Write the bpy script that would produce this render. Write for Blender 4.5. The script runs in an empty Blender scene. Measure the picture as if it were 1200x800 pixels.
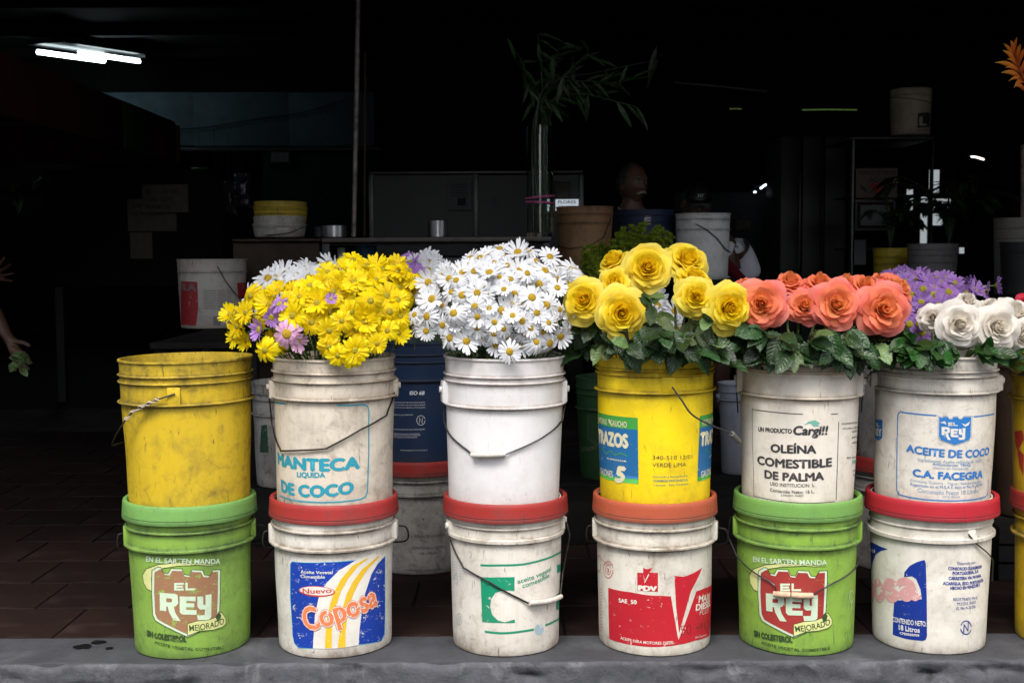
import bpy, bmesh, math, random
from mathutils import Vector, Matrix, Euler, noise as mnoise
from mathutils.geometry import tessellate_polygon
R = math.radians
random.seed(7)
sc = bpy.context.scene
COL = sc.collection

# ---------------------------------------------------------------- camera
F = 1400.0            # focal length in photo pixels (1200 wide)
CAMZ = 0.923
PITCH = 4.0; ROLL = -0.3
CM = Matrix.Rotation(R(90 - PITCH), 3, 'X') @ Matrix.Rotation(R(ROLL), 3, 'Z')
cd = bpy.data.cameras.new('camera'); cam = bpy.data.objects.new('camera', cd); COL.objects.link(cam)
cam.matrix_world = Matrix.Translation((0, 0, CAMZ)) @ CM.to_4x4()
cd.sensor_width = 36; cd.lens = F / 1200 * 36; cd.clip_end = 500; cd.clip_start = 0.05
sc.camera = cam
cd.dof.use_dof = True; cd.dof.focus_distance = 2.78; cd.dof.aperture_fstop = 11
# ---------------------------------------------------------------- light
w = bpy.data.worlds.new('World'); sc.world = w; w.use_nodes = True
nt = w.node_tree; bg = nt.nodes['Background']
SUN_EL, SUN_AZ = R(58), R(-24)     # sun behind the camera, a little to the left
sky = nt.nodes.new('ShaderNodeTexSky'); sky.sky_type = 'NISHITA'; sky.sun_disc = False
sky.sun_elevation = SUN_EL; sky.sun_rotation = R(180) - SUN_AZ * -1
sky.dust_density = 3.5; sky.air_density = 1.0
hs = nt.nodes.new('ShaderNodeHueSaturation'); hs.inputs['Saturation'].default_value = 0.45
nt.links.new(sky.outputs[0], hs.inputs['Color']); nt.links.new(hs.outputs[0], bg.inputs[0])
bg.inputs[1].default_value = 0.12
sl = bpy.data.lights.new('sun', 'SUN'); sl.energy = 1.45; sl.angle = R(22); sl.color = (1, .955, .9)
so = bpy.data.objects.new('sun', sl); COL.objects.link(so)
sdir = Vector((math.sin(SUN_AZ) * math.cos(SUN_EL), -math.cos(SUN_AZ) * math.cos(SUN_EL), math.sin(SUN_EL)))
so.rotation_euler = sdir.to_track_quat('Z', 'Y').to_euler(); so.location = (0, -5, 12)
vs = sc.view_settings; vs.view_transform = 'Standard'; vs.look = 'None'; vs.exposure = 1.5; vs.gamma = 1
sc.cycles.max_bounces = 6; sc.cycles.diffuse_bounces = 3; sc.cycles.glossy_bounces = 3
sc.cycles.transmission_bounces = 6; sc.cycles.transparent_max_bounces = 8

def ray(px, py):
    return CM @ Vector(((px - 600) / F, (400 - py) / F, -1))
def P(px, py, Y):
    d = ray(px, py); t = Y / d.y
    return Vector((0, 0, CAMZ)) + d * t

# ---------------------------------------------------------------- helpers
def link(o, parent=None):
    COL.objects.link(o)
    if parent is not None: o.parent = parent
    return o
def tag(o, label=None, cat=None, group=None, kind=None):
    if label: o['label'] = label
    if cat: o['category'] = cat
    if group: o['group'] = group
    if kind: o['kind'] = kind
    return o
def thing(name, label, cat, loc=(0, 0, 0), rotz=0, group=None):
    o = bpy.data.objects.new(name, None); link(o); o.location = loc; o.rotation_euler = (0, 0, rotz)
    o.empty_display_size = .05
    return tag(o, label, cat, group)
def mobj(name, me, parent=None, mat=None, smooth=None):
    if mat is not None:
        for m in (mat if isinstance(mat, (list, tuple)) else [mat]): me.materials.append(m)
    if smooth is not None:
        me.polygons.foreach_set('use_smooth', [True] * len(me.polygons))
        if smooth < 180: me.set_sharp_from_angle(angle=R(smooth))
    return link(bpy.data.objects.new(name, me), parent)
def obj(name, bm, mat, parent=None, smooth=None):
    me = bpy.data.meshes.new(name); bm.to_mesh(me); bm.free()
    return mobj(name, me, parent, mat, smooth)
def pyd(name, v, f):
    me = bpy.data.meshes.new(name); me.from_pydata([tuple(a) for a in v], [], f); me.update(); return me

def add_box(bm, lo, hi, M=None, bevel=0, mi=0):
    lo = Vector(lo); hi = Vector(hi); c = (lo + hi) / 2; s = hi - lo
    r = bmesh.ops.create_cube(bm, size=1, matrix=Matrix.Translation(c) @ Matrix.Diagonal((*s, 1)))
    vs_ = r['verts']
    if bevel:
        es = list({e for v in vs_ for e in v.link_edges})
        rb = bmesh.ops.bevel(bm, geom=es, offset=bevel, segments=2, affect='EDGES', profile=.5)
        vs_ = list({v for f in rb['faces'] for v in f.verts} | {v for v in vs_ if v.is_valid})
    if M is not None: bmesh.ops.transform(bm, matrix=M, verts=vs_)
    for v in vs_:
        for f in v.link_faces: f.material_index = mi
    return vs_
def box(name, lo, hi, mat, parent=None, bevel=0, M=None):
    bm = bmesh.new(); add_box(bm, lo, hi, M, bevel); return obj(name, bm, mat, parent, 35 if bevel else None)

def catmull(pts, n=6):
    pts = [Vector(p) for p in pts]
    if len(pts) < 3: return pts
    q = [2 * pts[0] - pts[1]] + pts + [2 * pts[-1] - pts[-2]]; out = []
    for i in range(1, len(q) - 2):
        a, b, c, d = q[i - 1:i + 3]
        for k in range(n):
            t = k / n
            out.append(.5 * ((2 * b) + (c - a) * t + (2 * a - 5 * b + 4 * c - d) * t * t + (3 * b - 3 * c + d - a) * t ** 3))
    out.append(pts[-1]); return out
def tube_data(pts, rad, seg=8, cap=True):
    pts = [Vector(p) for p in pts]; n = len(pts)
    rad = rad if isinstance(rad, (list, tuple)) else [rad] * n
    v = []; f = []; up = None
    for i, p in enumerate(pts):
        t = (pts[min(i + 1, n - 1)] - pts[max(i - 1, 0)])
        t = t.normalized() if t.length > 1e-9 else Vector((0, 0, 1))
        if up is None:
            up = t.orthogonal().normalized()
        else:
            up = (up - t * up.dot(t)); up = up.normalized() if up.length > 1e-6 else t.orthogonal().normalized()
        s = t.cross(up)
        for k in range(seg):
            a = 2 * math.pi * k / seg
            v.append(p + (up * math.cos(a) + s * math.sin(a)) * rad[i])
    for i in range(n - 1):
        for k in range(seg):
            k2 = (k + 1) % seg
            f.append((i * seg + k, i * seg + k2, (i + 1) * seg + k2, (i + 1) * seg + k))
    if cap:
        f.append(tuple(range(seg))[::-1]); f.append(tuple((n - 1) * seg + k for k in range(seg)))
    return v, f
def tube(name, pts, rad, mat, parent=None, seg=8):
    v, f = tube_data(pts, rad, seg); return mobj(name, pyd(name, v, f), parent, mat, 60)

def lathe(name, prof, mat, parent=None, seg=96, sharp=40, squash=None):
    """prof: (r, z, grime) list; closes on the axis where r == 0"""
    v = []; f = []; g = []; idx = []
    for r_, z_, gr in prof:
        if r_ == 0:
            idx.append([len(v)]); v.append((0, 0, z_)); g.append(gr)
        else:
            idx.append(list(range(len(v), len(v) + seg)))
            for k in range(seg):
                a = 2 * math.pi * k / seg
                v.append((r_ * math.sin(a), -r_ * math.cos(a), z_)); g.append(gr)
    for i in range(len(prof) - 1):
        A, B = idx[i], idx[i + 1]
        for k in range(seg):
            k2 = (k + 1) % seg
            if len(A) == 1 and len(B) == 1: continue
            if len(A) == 1: f.append((A[0], B[k2], B[k]))
            elif len(B) == 1: f.append((A[k], A[k2], B[0]))
            else: f.append((A[k], A[k2], B[k2], B[k]))
    me = pyd(name, v, f)
    at = me.attributes.new('grime', 'FLOAT', 'POINT'); at.data.foreach_set('value', g)
    return mobj(name, me, parent, mat, sharp)

# ---------------------------------------------------------------- materials
def srgb(h):
    h = h.lstrip('#'); c = [int(h[i:i + 2], 16) / 255 for i in (0, 2, 4)]
    return tuple((x / 12.92 if x <= .04045 else ((x + .055) / 1.055) ** 2.4) for x in c)
def c4(c): return (*c[:3], 1)
class N:
    def __init__(s, name):
        s.m = bpy.data.materials.new(name); s.m.use_nodes = True; s.t = s.m.node_tree
        s.b = s.t.nodes['Principled BSDF']; s.out = s.t.nodes['Material Output']
    def n(s, typ, **kw):
        o = s.t.nodes.new('ShaderNode' + typ)
        for k, v in kw.items(): setattr(o, k, v)
        return o
    def l(s, a, b): s.t.links.new(a, b)
    def coord(s, scale=(1, 1, 1), loc=(0, 0, 0), rot=(0, 0, 0), src='Object'):
        tc = s.n('TexCoord'); mp = s.n('Mapping'); s.l(tc.outputs[src], mp.inputs[0])
        mp.inputs['Scale'].default_value = scale; mp.inputs['Location'].default_value = loc; mp.inputs['Rotation'].default_value = rot
        return mp.outputs[0]
    def noise(s, vec, scale, detail=6, rough=.6, dist=0):
        o = s.n('TexNoise'); o.inputs['Scale'].default_value = scale; o.inputs['Detail'].default_value = detail
        o.inputs['Roughness'].default_value = rough; o.inputs['Distortion'].default_value = dist
        if vec is not None: s.l(vec, o.inputs['Vector'])
        return o.outputs['Fac']
    def ramp(s, fac, stops):
        o = s.n('ValToRGB'); e = o.color_ramp.elements
        while len(e) < len(stops): e.new(.5)
        for i, (p, c) in enumerate(stops):
            e[i].position = p; e[i].color = c4(c) if isinstance(c, tuple) else (c, c, c, 1)
        s.l(fac, o.inputs[0]); return o.outputs[0]
    def mr(s, fac, a, b, c=0, d=1):
        o = s.n('MapRange'); s.l(fac, o.inputs[0])
        for i, x in enumerate((a, b, c, d)): o.inputs[i + 1].default_value = x
        return o.outputs[0]
    def mix(s, fac, a, b, mode='MIX'):
        o = s.n('MixRGB', blend_type=mode)
        for i, x in enumerate((fac, a, b)):
            if isinstance(x, (int, float)): o.inputs[i].default_value = x if i == 0 else (x, x, x, 1)
            elif isinstance(x, tuple): o.inputs[i].default_value = c4(x)
            else: s.l(x, o.inputs[i])
        return o.outputs[0]
    def math(s, op, a, b=0):
        o = s.n('Math', operation=op); o.use_clamp = False
        for i, x in enumerate((a, b)):
            if isinstance(x, (int, float)): o.inputs[i].default_value = x
            else: s.l(x, o.inputs[i])
        return o.outputs[0]
    def bump(s, h, strength=.2, dist=.002):
        o = s.n('Bump'); o.inputs['Strength'].default_value = strength; o.inputs['Distance'].default_value = dist
        s.l(h, o.inputs['Height']); s.l(o.outputs[0], s.b.inputs['Normal']); return o
    def fin(s, col=None, rough=None, spec=None, metal=None):
        if col is not None:
            if isinstance(col, tuple): s.b.inputs['Base Color'].default_value = c4(col)
            else: s.l(col, s.b.inputs['Base Color'])
        if rough is not None:
            if isinstance(rough, (int, float)): s.b.inputs['Roughness'].default_value = rough
            else: s.l(rough, s.b.inputs['Roughness'])
        if spec is not None: s.b.inputs['Specular IOR Level'].default_value = spec
        if metal is not None: s.b.inputs['Metallic'].default_value = metal
        return s.m

def plastic(name, col, dirt=(.12, .09, .06), amt=.5, seed=0, rough=.42, under=None, wear=0.0, speck=.6, stain=None):
    """worn moulded plastic; with 'under' it is a print on such plastic whose worn spots show the plastic"""
    n = N(name); sx = seed * 3.17 + 1.3
    co = n.coord(loc=(sx, sx * .7, sx * 1.9))
    base = n.mix(n.mr(n.noise(co, 5, 3, .5), .3, .7), tuple(c * .88 for c in col), col)
    if under is not None:
        s1 = n.mr(n.noise(co, 55, 8, .75, .4), .67 - wear * .13, .69 - wear * .12)
        cs = n.coord(scale=(1, 1, 5), loc=(sx, 0, sx), rot=(.4, .2, .3))
        s2 = n.mr(n.noise(cs, 60, 3, .5, 1.2), .74 - wear * .10, .76 - wear * .10)
        base = n.mix(n.math('MULTIPLY', n.math('MAXIMUM', s1, s2), .9), base, under)
    # broad stains, rubbed clouds, streaks, specks, scratches
    d1 = n.mr(n.noise(co, 7, 9, .68, .3), .47, .78)
    cv = n.coord(scale=(9, 9, 1.3), loc=(sx, -sx, sx))
    d2 = n.mr(n.noise(cv, 7, 6, .6, .5), .50, .85)
    d3 = n.mr(n.noise(co, 95, 5, .7), .62, .75)
    msk = n.mr(n.noise(co, 9, 3, .5), .42, .66)
    d3 = n.math('MULTIPLY', d3, msk)
    cs2 = n.coord(scale=(1, 1, .16), loc=(sx * 2, 0, 0), rot=(.5, .35, .8))
    d4 = n.math('MULTIPLY', n.mr(n.noise(cs2, 130, 2, .5, .8), .68, .72), .8)
    d5 = n.mr(n.noise(co, 26, 8, .75, .8), .52, .72)
    tot = n.math('ADD', n.math('MULTIPLY', d1, .95 * amt), n.math('MULTIPLY', d2, .28 * amt))
    tot = n.math('ADD', tot, n.math('MULTIPLY', d5, .6 * amt))
    tot = n.math('ADD', tot, n.math('MULTIPLY', d3, speck))
    tot = n.math('ADD', tot, n.math('MULTIPLY', d4, amt))
    at = n.n('Attribute', attribute_name='grime')
    gn = n.math('MULTIPLY', at.outputs['Fac'], n.mr(n.noise(co, 22, 6, .7), .30, .62, .35, 1))
    tot = n.math('MINIMUM', n.math('ADD', tot, gn), .93)
    c = n.mix(tot, base, dirt)
    if stain is not None:
        st = n.math('MULTIPLY', n.mr(n.noise(co, 4.2, 10, .72, .6), .54, .60), .55)
        c = n.mix(st, c, stain)
    rg = n.mr(tot, 0, 1, rough, .85)
    n.bump(n.noise(co, 38, 8, .65), .22, .0012)
    return n.fin(c, rg, .4)

def simple(name, col, rough=.6, metal=0, var=.25, scale=12, bump=0, dark=None):
    n = N(name); co = n.coord()
    f = n.noise(co, scale, 8, .65)
    dk = dark or tuple(c * (1 - var * 1.6) for c in col)
    c = n.mix(n.mr(f, .3, .7), dk, col)
    if bump: n.bump(n.noise(co, scale * 4, 6, .6), bump, .003)
    return n.fin(c, rough, .15 if rough >= .7 else None, metal)

WIRE = simple('rusty_wire', (.05, .042, .038), .55, .6, .5, 60)
WIREL = simple('grey_wire', (.11, .11, .115), .45, .8, .4, 60)

# ---------------------------------------------------------------- pails
RIMR = .143   # rim radius of a standard pail
def wall_fn(H, rt, rb):
    """outer radius of the smooth wall at height z"""
    return lambda z: rb + (rt - rb) * max(0, min(1, z / H))
def pail_profile(H, rt, rb, rings, lipr=.0035, inner=True, depth=None):
    """rings: (z_from_top, protrusion, thickness, grime)"""
    W = wall_fn(H, rt, rb); p = [(0, .006, .3), (rb - .012, .006, .3), (rb - .012, .0, .8), (rb - .005, 0, .8), (rb - .0008, .003, .75), (W(.010), .010, .5), (W(.03), .03, .22), (W(.06), .06, .08)]
    zs = sorted([(H - z, pr, th, gr) for z, pr, th, gr in rings])
    for z, pr, th, gr in zs:
        r_ = W(z)
        p += [(W(z - .022), z - .022, .05), (W(z - th / 2 - .006), z - th / 2 - .006, gr * .45), (r_ + .0002, z - th / 2 - .0012, gr), (r_ + pr * .45, z - th / 2, gr),
              (r_ + pr - .0012, z - th / 2, gr * .9), (r_ + pr, z - th / 2 + .001, gr * .82), (r_ + pr, z + th / 2 - .001, gr * .6),
              (r_ + pr - .001, z + th / 2, gr * .5), (r_ + .0012, z + th / 2, gr), (r_, z + th / 2 + .0015, gr * .8), (W(z + th / 2 + .006), z + th / 2 + .006, gr * .2)]
    p += [(W(H) , H - .006, .35), (W(H) + lipr, H - .0045, .3), (W(H) + lipr, H - .001, .35), (W(H) + lipr - .001, H, .5), (W(H) - .0015, H, .3)]
    q_ = [p[0]]
    for b_ in p[1:]:
        a_ = q_[-1]; k_ = int(abs(b_[1] - a_[1]) / .016)
        if b_[0] > rb - .001 and k_ > 0:
            for j in range(1, k_ + 1): f_ = j / (k_ + 1); q_.append(tuple(a_[i] + (b_[i] - a_[i]) * f_ for i in range(3)))
        q_.append(b_)
    p = q_
    if inner:
        p += [(W(H) - .0022, H - .003, .3), (W(H - .05) - .0025, H - .05, .35), (W(.1) - .0025, .1, .5), (rb - .004, .012, .6), (0, .010, .6)]
    else: p += [(0, H - .004, .3)]
    return p, W

class Pail:
    """one pail standing at (cx, Y, z0); local -Y faces the camera"""
    def __init__(s, label, cx_px, Y, z0, H, rt, rb, mat, rings, name='pail', cat='bucket', group=None, tilt=0, py=500, cx=None, seg=96, inner=True, lipr=.0035):
        s.x = cx if cx is not None else P(cx_px, py, Y).x
        s.Y = Y; s.z0 = z0; s.H = H; s.mat = mat
        n_ = math.hypot(s.x, Y); s.phi = -math.asin(s.x / n_)
        s.root = thing(name, label, cat, (s.x, Y, z0), s.phi, group)
        if tilt: s.root.rotation_euler = (0, R(tilt), s.phi)
        prof, s.W = pail_profile(H, rt, rb, rings, lipr=lipr, inner=inner)
        s.body = lathe('body', prof, mat, s.root, seg)
        s.rt = rt; s.rb = rb; s.sd = cx_px * .37 + z0 * 11
        for v_ in s.body.data.vertices:
            r_ = math.hypot(v_.co.x, v_.co.y)
            if r_ > .01: k = 1 + s.warp(math.atan2(v_.co.x, -v_.co.y), v_.co.z) / r_; v_.co.x *= k; v_.co.y *= k
        s.MI = Matrix.Rotation(s.phi, 3, 'Z').inverted()
        s.prints = {}
    def uv(s, px, py):
        """photo pixel -> (u along the wall, z above the pail's foot) of the point of the wall seen there"""
        o = s.MI @ Vector((-s.x, -s.Y, CAMZ - s.z0)); d = s.MI @ ray(px, py)
        Rr = s.W(.15)
        for _ in range(4):
            a = d.x ** 2 + d.y ** 2; b = o.x * d.x + o.y * d.y; c = o.x ** 2 + o.y ** 2 - Rr * Rr
            D = b * b - a * c
            t = (-b - math.sqrt(D)) / a if D > 0 else -b / a
            q = o + d * t; Rr = s.W(q.z)
        return s.RR() * math.atan2(q.x, -q.y), q.z
    def warp(s, a, z):
        k = s.rt / .14
        return k * (.0016 * math.cos(2 * a + s.sd) * (.4 + .6 * z / s.H) + .0024 * mnoise.noise(Vector((math.cos(a) * 1.6, math.sin(a) * 1.6, z * 7 + s.sd))))
    def RR(s): return s.W(s.H * .5)
    def wrap(s, u, z, h=0):
        a = u / s.RR(); r_ = s.W(z) + .0005 + h + s.warp(a, z)
        return Vector((r_ * math.sin(a), -r_ * math.cos(a), z))
    # ---- prints: gathered as flat triangles in (u, z), then cut in strips and wrapped
    def add(s, part, mat, tris, layer):
        s.prints.setdefault((part, len(s.prints)), []).append((mat, tris, layer))
    def finish(s):
        for (part, _k), items in s.prints.items():
            verts = []; faces = []; mis = []; mats = []
            for mat, tris, layer in items:
                if mat not in mats: mats.append(mat)
                mi = mats.index(mat)
                bm = bmesh.new()
                for t in tris:
                    vv = [bm.verts.new((p[0], p[1], 0)) for p in t]
                    try: bm.faces.new(vv)
                    except ValueError: pass
                if not bm.verts: bm.free(); continue
                bmesh.ops.remove_doubles(bm, verts=bm.verts, dist=1e-6)
                us = [v.co.x for v in bm.verts]; a = min(us); b = max(us)
                k = math.floor(a / .007) + 1
                while k * .007 < b:
                    bmesh.ops.bisect_plane(bm, geom=bm.verts[:] + bm.edges[:] + bm.faces[:], plane_co=(k * .007, 0, 0), plane_no=(1, 0, 0)); k += 1
                zs_ = [v.co.y for v in bm.verts]; k = math.floor(min(zs_) / .02) + 1
                while k * .02 < max(zs_):
                    bmesh.ops.bisect_plane(bm, geom=bm.verts[:] + bm.edges[:] + bm.faces[:], plane_co=(0, k * .02, 0), plane_no=(0, 1, 0)); k += 1
                bm.verts.index_update(); base = len(verts)
                for v in bm.verts: verts.append(s.wrap(v.co.x, v.co.y, .00022 * layer))
                for f in bm.faces:
                    ix = [base + v.index for v in f.verts]
                    n_ = f.normal
                    if n_.z < 0: ix.reverse()
                    faces.append(ix); mis.append(mi)
                bm.free()
            me = pyd(part, verts, faces)
            for m in mats: me.materials.append(m)
            me.polygons.foreach_set('material_index', mis)
            mobj(part, me, s.body, None, 180)
    def lug(s, ang, ztop, h=.05, w_=.04, pr=.012, hole=True, mat=None):
        """handle boss at angle (degrees from the front), from ztop (below the rim) down"""
        zc = s.H - ztop - h / 2; r_ = s.W(zc)
        bm = bmesh.new()
        add_box(bm, (-w_ / 2, -.006, -h / 2), (w_ / 2, pr, h / 2), bevel=.003)
        if hole:
            bmesh.ops.create_cone(bm, cap_ends=True, segments=16, radius1=.008, radius2=.007, depth=.006, matrix=Matrix.Translation((0, pr + .002, .005)) @ Matrix.Rotation(R(-90), 4, 'X'))
        a = R(ang)
        M = Matrix.Translation((r_ * math.sin(a), -r_ * math.cos(a), zc)) @ Matrix.Rotation(math.pi + a, 4, 'Z')
        bmesh.ops.transform(bm, matrix=M, verts=bm.verts)
        return obj('handle_lug', bm, mat or s.mat, s.root, 35)
    def wire(s, pxs, ends=None, rad=.0022, mat=WIRE, off=.006, smooth=True, n=5):
        """handle through photo pixels lying on the front of the pail; ends = (deg, z_from_top) anchors"""
        pts = []
        for q in pxs:
            if len(q) == 3: pts.append(Vector(q)); continue
            u, z = s.uv(*q); pts.append(s.wrap(u, z, off))
        out = []
        # keep wire outside of the wall between points
        for i in range(len(pts) - 1):
            for k in range(8):
                p = pts[i].lerp(pts[i + 1], k / 8); out.append(p)
        out.append(pts[-1])
        for p in out:
            r_ = math.hypot(p.x, p.y); m = s.W(p.z) + off * .7
            if r_ < m and r_ > 1e-6: p.x *= m / r_; p.y *= m / r_
        o = tube('handle', out, rad, mat, s.root, 6)
        return o, out
    def pt(s, deg, zt, off=.012):
        a = R(deg); z = s.H - zt; r_ = s.W(z) + off
        return (r_ * math.sin(a), -r_ * math.cos(a), z)
    def grip(s, handle, a, b, mat, rad=.007):
        pa = Vector(s.wrap(*s.uv(*a), .010)); pb = Vector(s.wrap(*s.uv(*b), .010)); mid = (pa + pb) / 2
        r_ = math.hypot(mid.x, mid.y); m = s.W(mid.z) + .013; mid.x *= m / r_; mid.y *= m / r_
        pts = catmull([pa, mid, pb], 4)
        return tube('grip', pts, [rad * .92] + [rad] * (len(pts) - 2) + [rad * .92], mat, handle, 12)
    def lid(s, mat, rl=.150, hgt=.044, top=.005, recess=.016):
        """snap-on lid, its top rim at H+top"""
        zt = s.H + top; ri = rl - .0135
        p = [(s.W(s.H) + .001, zt - hgt + .004, .8), (rl - .003, zt - hgt, .7), (rl - .0005, zt - hgt + .001, .5), (rl, zt - hgt + .003, .6), (rl - .0004, zt - hgt + .0085, .45), (rl - .0020, zt - hgt + .0098, .95), (rl - .0006, zt - hgt + .0112, .4), (rl - .0010, zt - hgt + .016, .08), (rl - .002, zt - .012, .0), (rl - .0025, zt - .004, .05), (rl - .004, zt - .001, .1),
             (rl - .007, zt, .1), (ri + .003, zt, .1), (ri + .0005, zt - .002, .3), (ri, zt - recess, .7), (ri - .01, zt - recess - .001, .6), (ri * .6, zt - recess - .001, .4), (0, zt - recess - .001, .3)]
        o = lathe('lid', p, mat, s.root, 96); a = (s.x * 37) % 1 * .6 - .3; o.rotation_euler = (R(a * .5), R(-a), 0); return o

STD_UP = [(.036, .0055, .0035, .7), (.057, .0055, .0035, .7), (.110, .0085, .004, .75)]
STD_LOW = [(.058, .006, .005, .95), (.100, .0105, .006, .95)]

# colours of plastics
def WHITE(nm, seed, amt=.55, col=(.74, .70, .62), dirt=(.17, .13, .09), **k): return plastic(nm, col, dirt, amt, seed, **k)
m_yel1 = plastic('dirty_yellow_plastic', (.68, .47, .02), (.14, .105, .02), 1.0, 1, speck=.9)
m_grn1 = plastic('worn_green_plastic', (.25, .43, .07), (.05, .085, .03), .62, 2, speck=.5)
m_grn1L = plastic('green_lid_plastic', (.17, .36, .09), (.04, .08, .03), .35, 12, speck=.4)
m_wh2 = WHITE('stained_cream_plastic', 3, .85, (.70, .63, .52), (.20, .15, .11))
m_wh2b = WHITE('white_plastic_coconut', 4, .62, (.77, .74, .67))
m_red2 = plastic('red_lid_plastic', (.36, .028, .026), (.11, .04, .035), .65, 5)
m_wh3 = WHITE('clean_white_plastic', 6, .22, (.80, .79, .79), (.25, .19, .15), speck=.8)
m_wh3b = WHITE('white_plastic_green_print', 7, .66, (.76, .72, .64))
m_red3 = plastic('dark_red_lid_plastic', (.33, .025, .02), (.09, .04, .035), .7, 8)
m_yel4 = plastic('bright_yellow_plastic', (.90, .66, .006), (.18, .11, .01), .45, 9, speck=.8)
m_org4 = plastic('orange_lid_plastic', (.42, .085, .038), (.16, .06, .04), .5, 10)
m_wh4b = WHITE('white_plastic_red_print', 11, .66, (.73, .69, .60))
m_wh5 = WHITE('cream_plastic_black_print', 13, .46, (.79, .74, .65), (.27, .19, .12))
m_grn5 = plastic('green_plastic', (.26, .45, .06), (.05, .09, .03), .6, 14, speck=.4)
m_grn5L = plastic('bright_green_lid_plastic', (.17, .36, .08), (.05, .09, .03), .30, 15)
m_wh6 = WHITE('grey_white_plastic_blue_print', 16, .75, (.73, .69, .61), (.20, .17, .14))
m_wh6b = WHITE('ivory_plastic_blue_print', 17, .45, (.78, .75, .67))
m_red6 = plastic('crimson_lid_plastic', (.42, .016, .028), (.12, .02, .025), .28, 18)
m_yel7 = plastic('mustard_plastic', (.62, .42, .015), (.12, .09, .02), .6, 19)
m_wood = simple('pale_wood_grip', (.62, .44, .30), .7, 0, .3, 40)
m_gripw = simple('white_grip_plastic', (.66, .62, .55), .5, 0, .25, 50)

PY = 2.84; ZL = .352      # row depth, height of the seats on the lids
def low(label, cx, mat, lidm, z=0, rl=.150, H=.355, rings=STD_LOW, Y=PY, rt=.1385, rb=.1285, group='lidded buckets in the lower row', tilt=0):
    p = Pail(label, cx, Y, z, H, rt, rb, mat, rings, group=group, py=670, tilt=tilt, lipr=-.004)
    p.lid(lidm, rl); return p
G1 = 'buckets in the upper row'; G0 = 'lidded buckets in the lower row'
zb = ZL - .010
# lower row ------------------------------------------------------
L1 = low('worn green bucket with green lid and faded red shield print, under the empty yellow bucket', 224.5, m_grn1, m_grn1L, rl=.158, rt=.147, rb=.135)
L2 = low('white bucket with blue panel, yellow stripes and orange lettering under a red lid', 392, m_wh2b, m_red2, rl=.155, rt=.147, rb=.1345)
L3 = low('white bucket with green square and green lines, red lid and dangling white grip', 592.5, m_wh3b, m_red3, rl=.151, rings=[(.054, .004, .004, .6), (.083, .0075, .009, .6)])
L4 = low('white bucket with orange lid and red panel split by a white V', 767, m_wh4b, m_org4, rl=.150, rt=.142, rb=.1335)
L5 = low('green bucket with red shield print and wooden handle grip, under the bucket with black lettering', 933, m_grn5, m_grn5L, rl=.153, rt=.144, rb=.135)
L6 = low('ivory bucket with crimson lid and dark blue panel beside small blue text', 1089, m_wh6b, m_red6, rl=.155, rt=.142, rb=.131, rings=[(.058, .003, .004, .4), (.086, .008, .010, .55)])
L7 = low('mustard yellow bucket with dark red lid cut off by the right edge, lower one', 1258, m_yel7, m_red3, rl=.150)
# upper row ------------------------------------------------------
def up(label, cx, mat, rt=.1405, rb=.128, H=.352, rings=STD_UP, tilt=0):
    return Pail(label, cx, PY, zb, H, rt, rb, mat, rings, group=G1, py=500, tilt=tilt)
U1 = up('empty dirty yellow bucket with its bent wire handle sticking out to the left', 221, m_yel1, rt=.1515, rb=.140, H=.350, rings=[(0.036, .0055, .0035, .8), (0.052, .0055, .0035, .8), (0.1, .0085, .004, .85)])
U2 = up('stained cream bucket with turquoise lettering, holding the yellow daisies', 391.5, m_wh2, rt=.143, rb=.1365, rings=[(0.033, .0055, .0035, .8), (0.053, .0055, .0035, .8), (0.093, .0085, .004, .85)])
U3 = up('plain white bucket without print, holding the big bunch of white daisies', 590, m_wh3, rb=.133, rings=[(0.043, .0055, .0035, .8), (0.057, .0055, .0035, .8), (0.113, .0085, .004, .85)])
U4 = up('bright yellow paint bucket with blue and green panels, holding yellow roses', 768, m_yel4, rt=.1405, rb=.1305, rings=[(0.03, .0055, .0035, .8), (0.041, .0055, .0035, .8), (0.081, .0085, .004, .85)])
U5 = up('cream bucket with boxed black lettering, holding coral roses', 935, m_wh5, rt=.1385, rb=.130, rings=[(0.022, .0055, .0035, .8), (0.034, .0055, .0035, .8), (0.094, .0085, .004, .85)])
U6 = up('greyish white bucket with blue shield and blue lettering, holding white roses', 1093, m_wh6, rt=.139, rb=.1325, rings=[(0.035, .0055, .0035, .8), (0.046, .0055, .0035, .8), (0.084, .0085, .004, .85)])
U7 = up('mustard yellow bucket with red print cut off by the right edge, upper one', 1257, m_yel7)

for p_, t_ in ((U1, -.5), (U2, .3), (U3, .45), (U4, -.35), (U5, .5), (U6, .7)): p_.root.rotation_euler = (R(t_ * .4), R(t_), p_.phi)
# handles
for p, a, z_, h_ in ((U2, 84, .056, .042), (U2, -84, .056, .042), (U3, 88, .060, .052), (U3, -80, .060, .052), (U5, 80, .038, .058), (U5, -84, .038, .058), (U6, -80, .050, .036), (U6, 96, .050, .036)): p.lug(a, z_, h_)
U1.lug(-11, .058, .044, .030, .005, False); U1.lug(169, .070, .040, .030, .006)
U4.lug(13, .043, .036, .030, .003, False); U4.lug(-167, .043, .036, .030, .003, False)
for p, a in ((L1, 86), (L1, -86), (L2, 80), (L2, -84), (L4, -86), (L4, 84), (L5, 86), (L5, -84)): p.lug(a, .060, .042, .034, .010, hole=False)
L3.lug(-72, .050, .036, .034, .007); L3.lug(96, .050, .036, .034, .007)
L6.lug(40, .060, .028, .022, .003, False); L6.lug(220, .060, .028, .022, .003, False)
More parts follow.
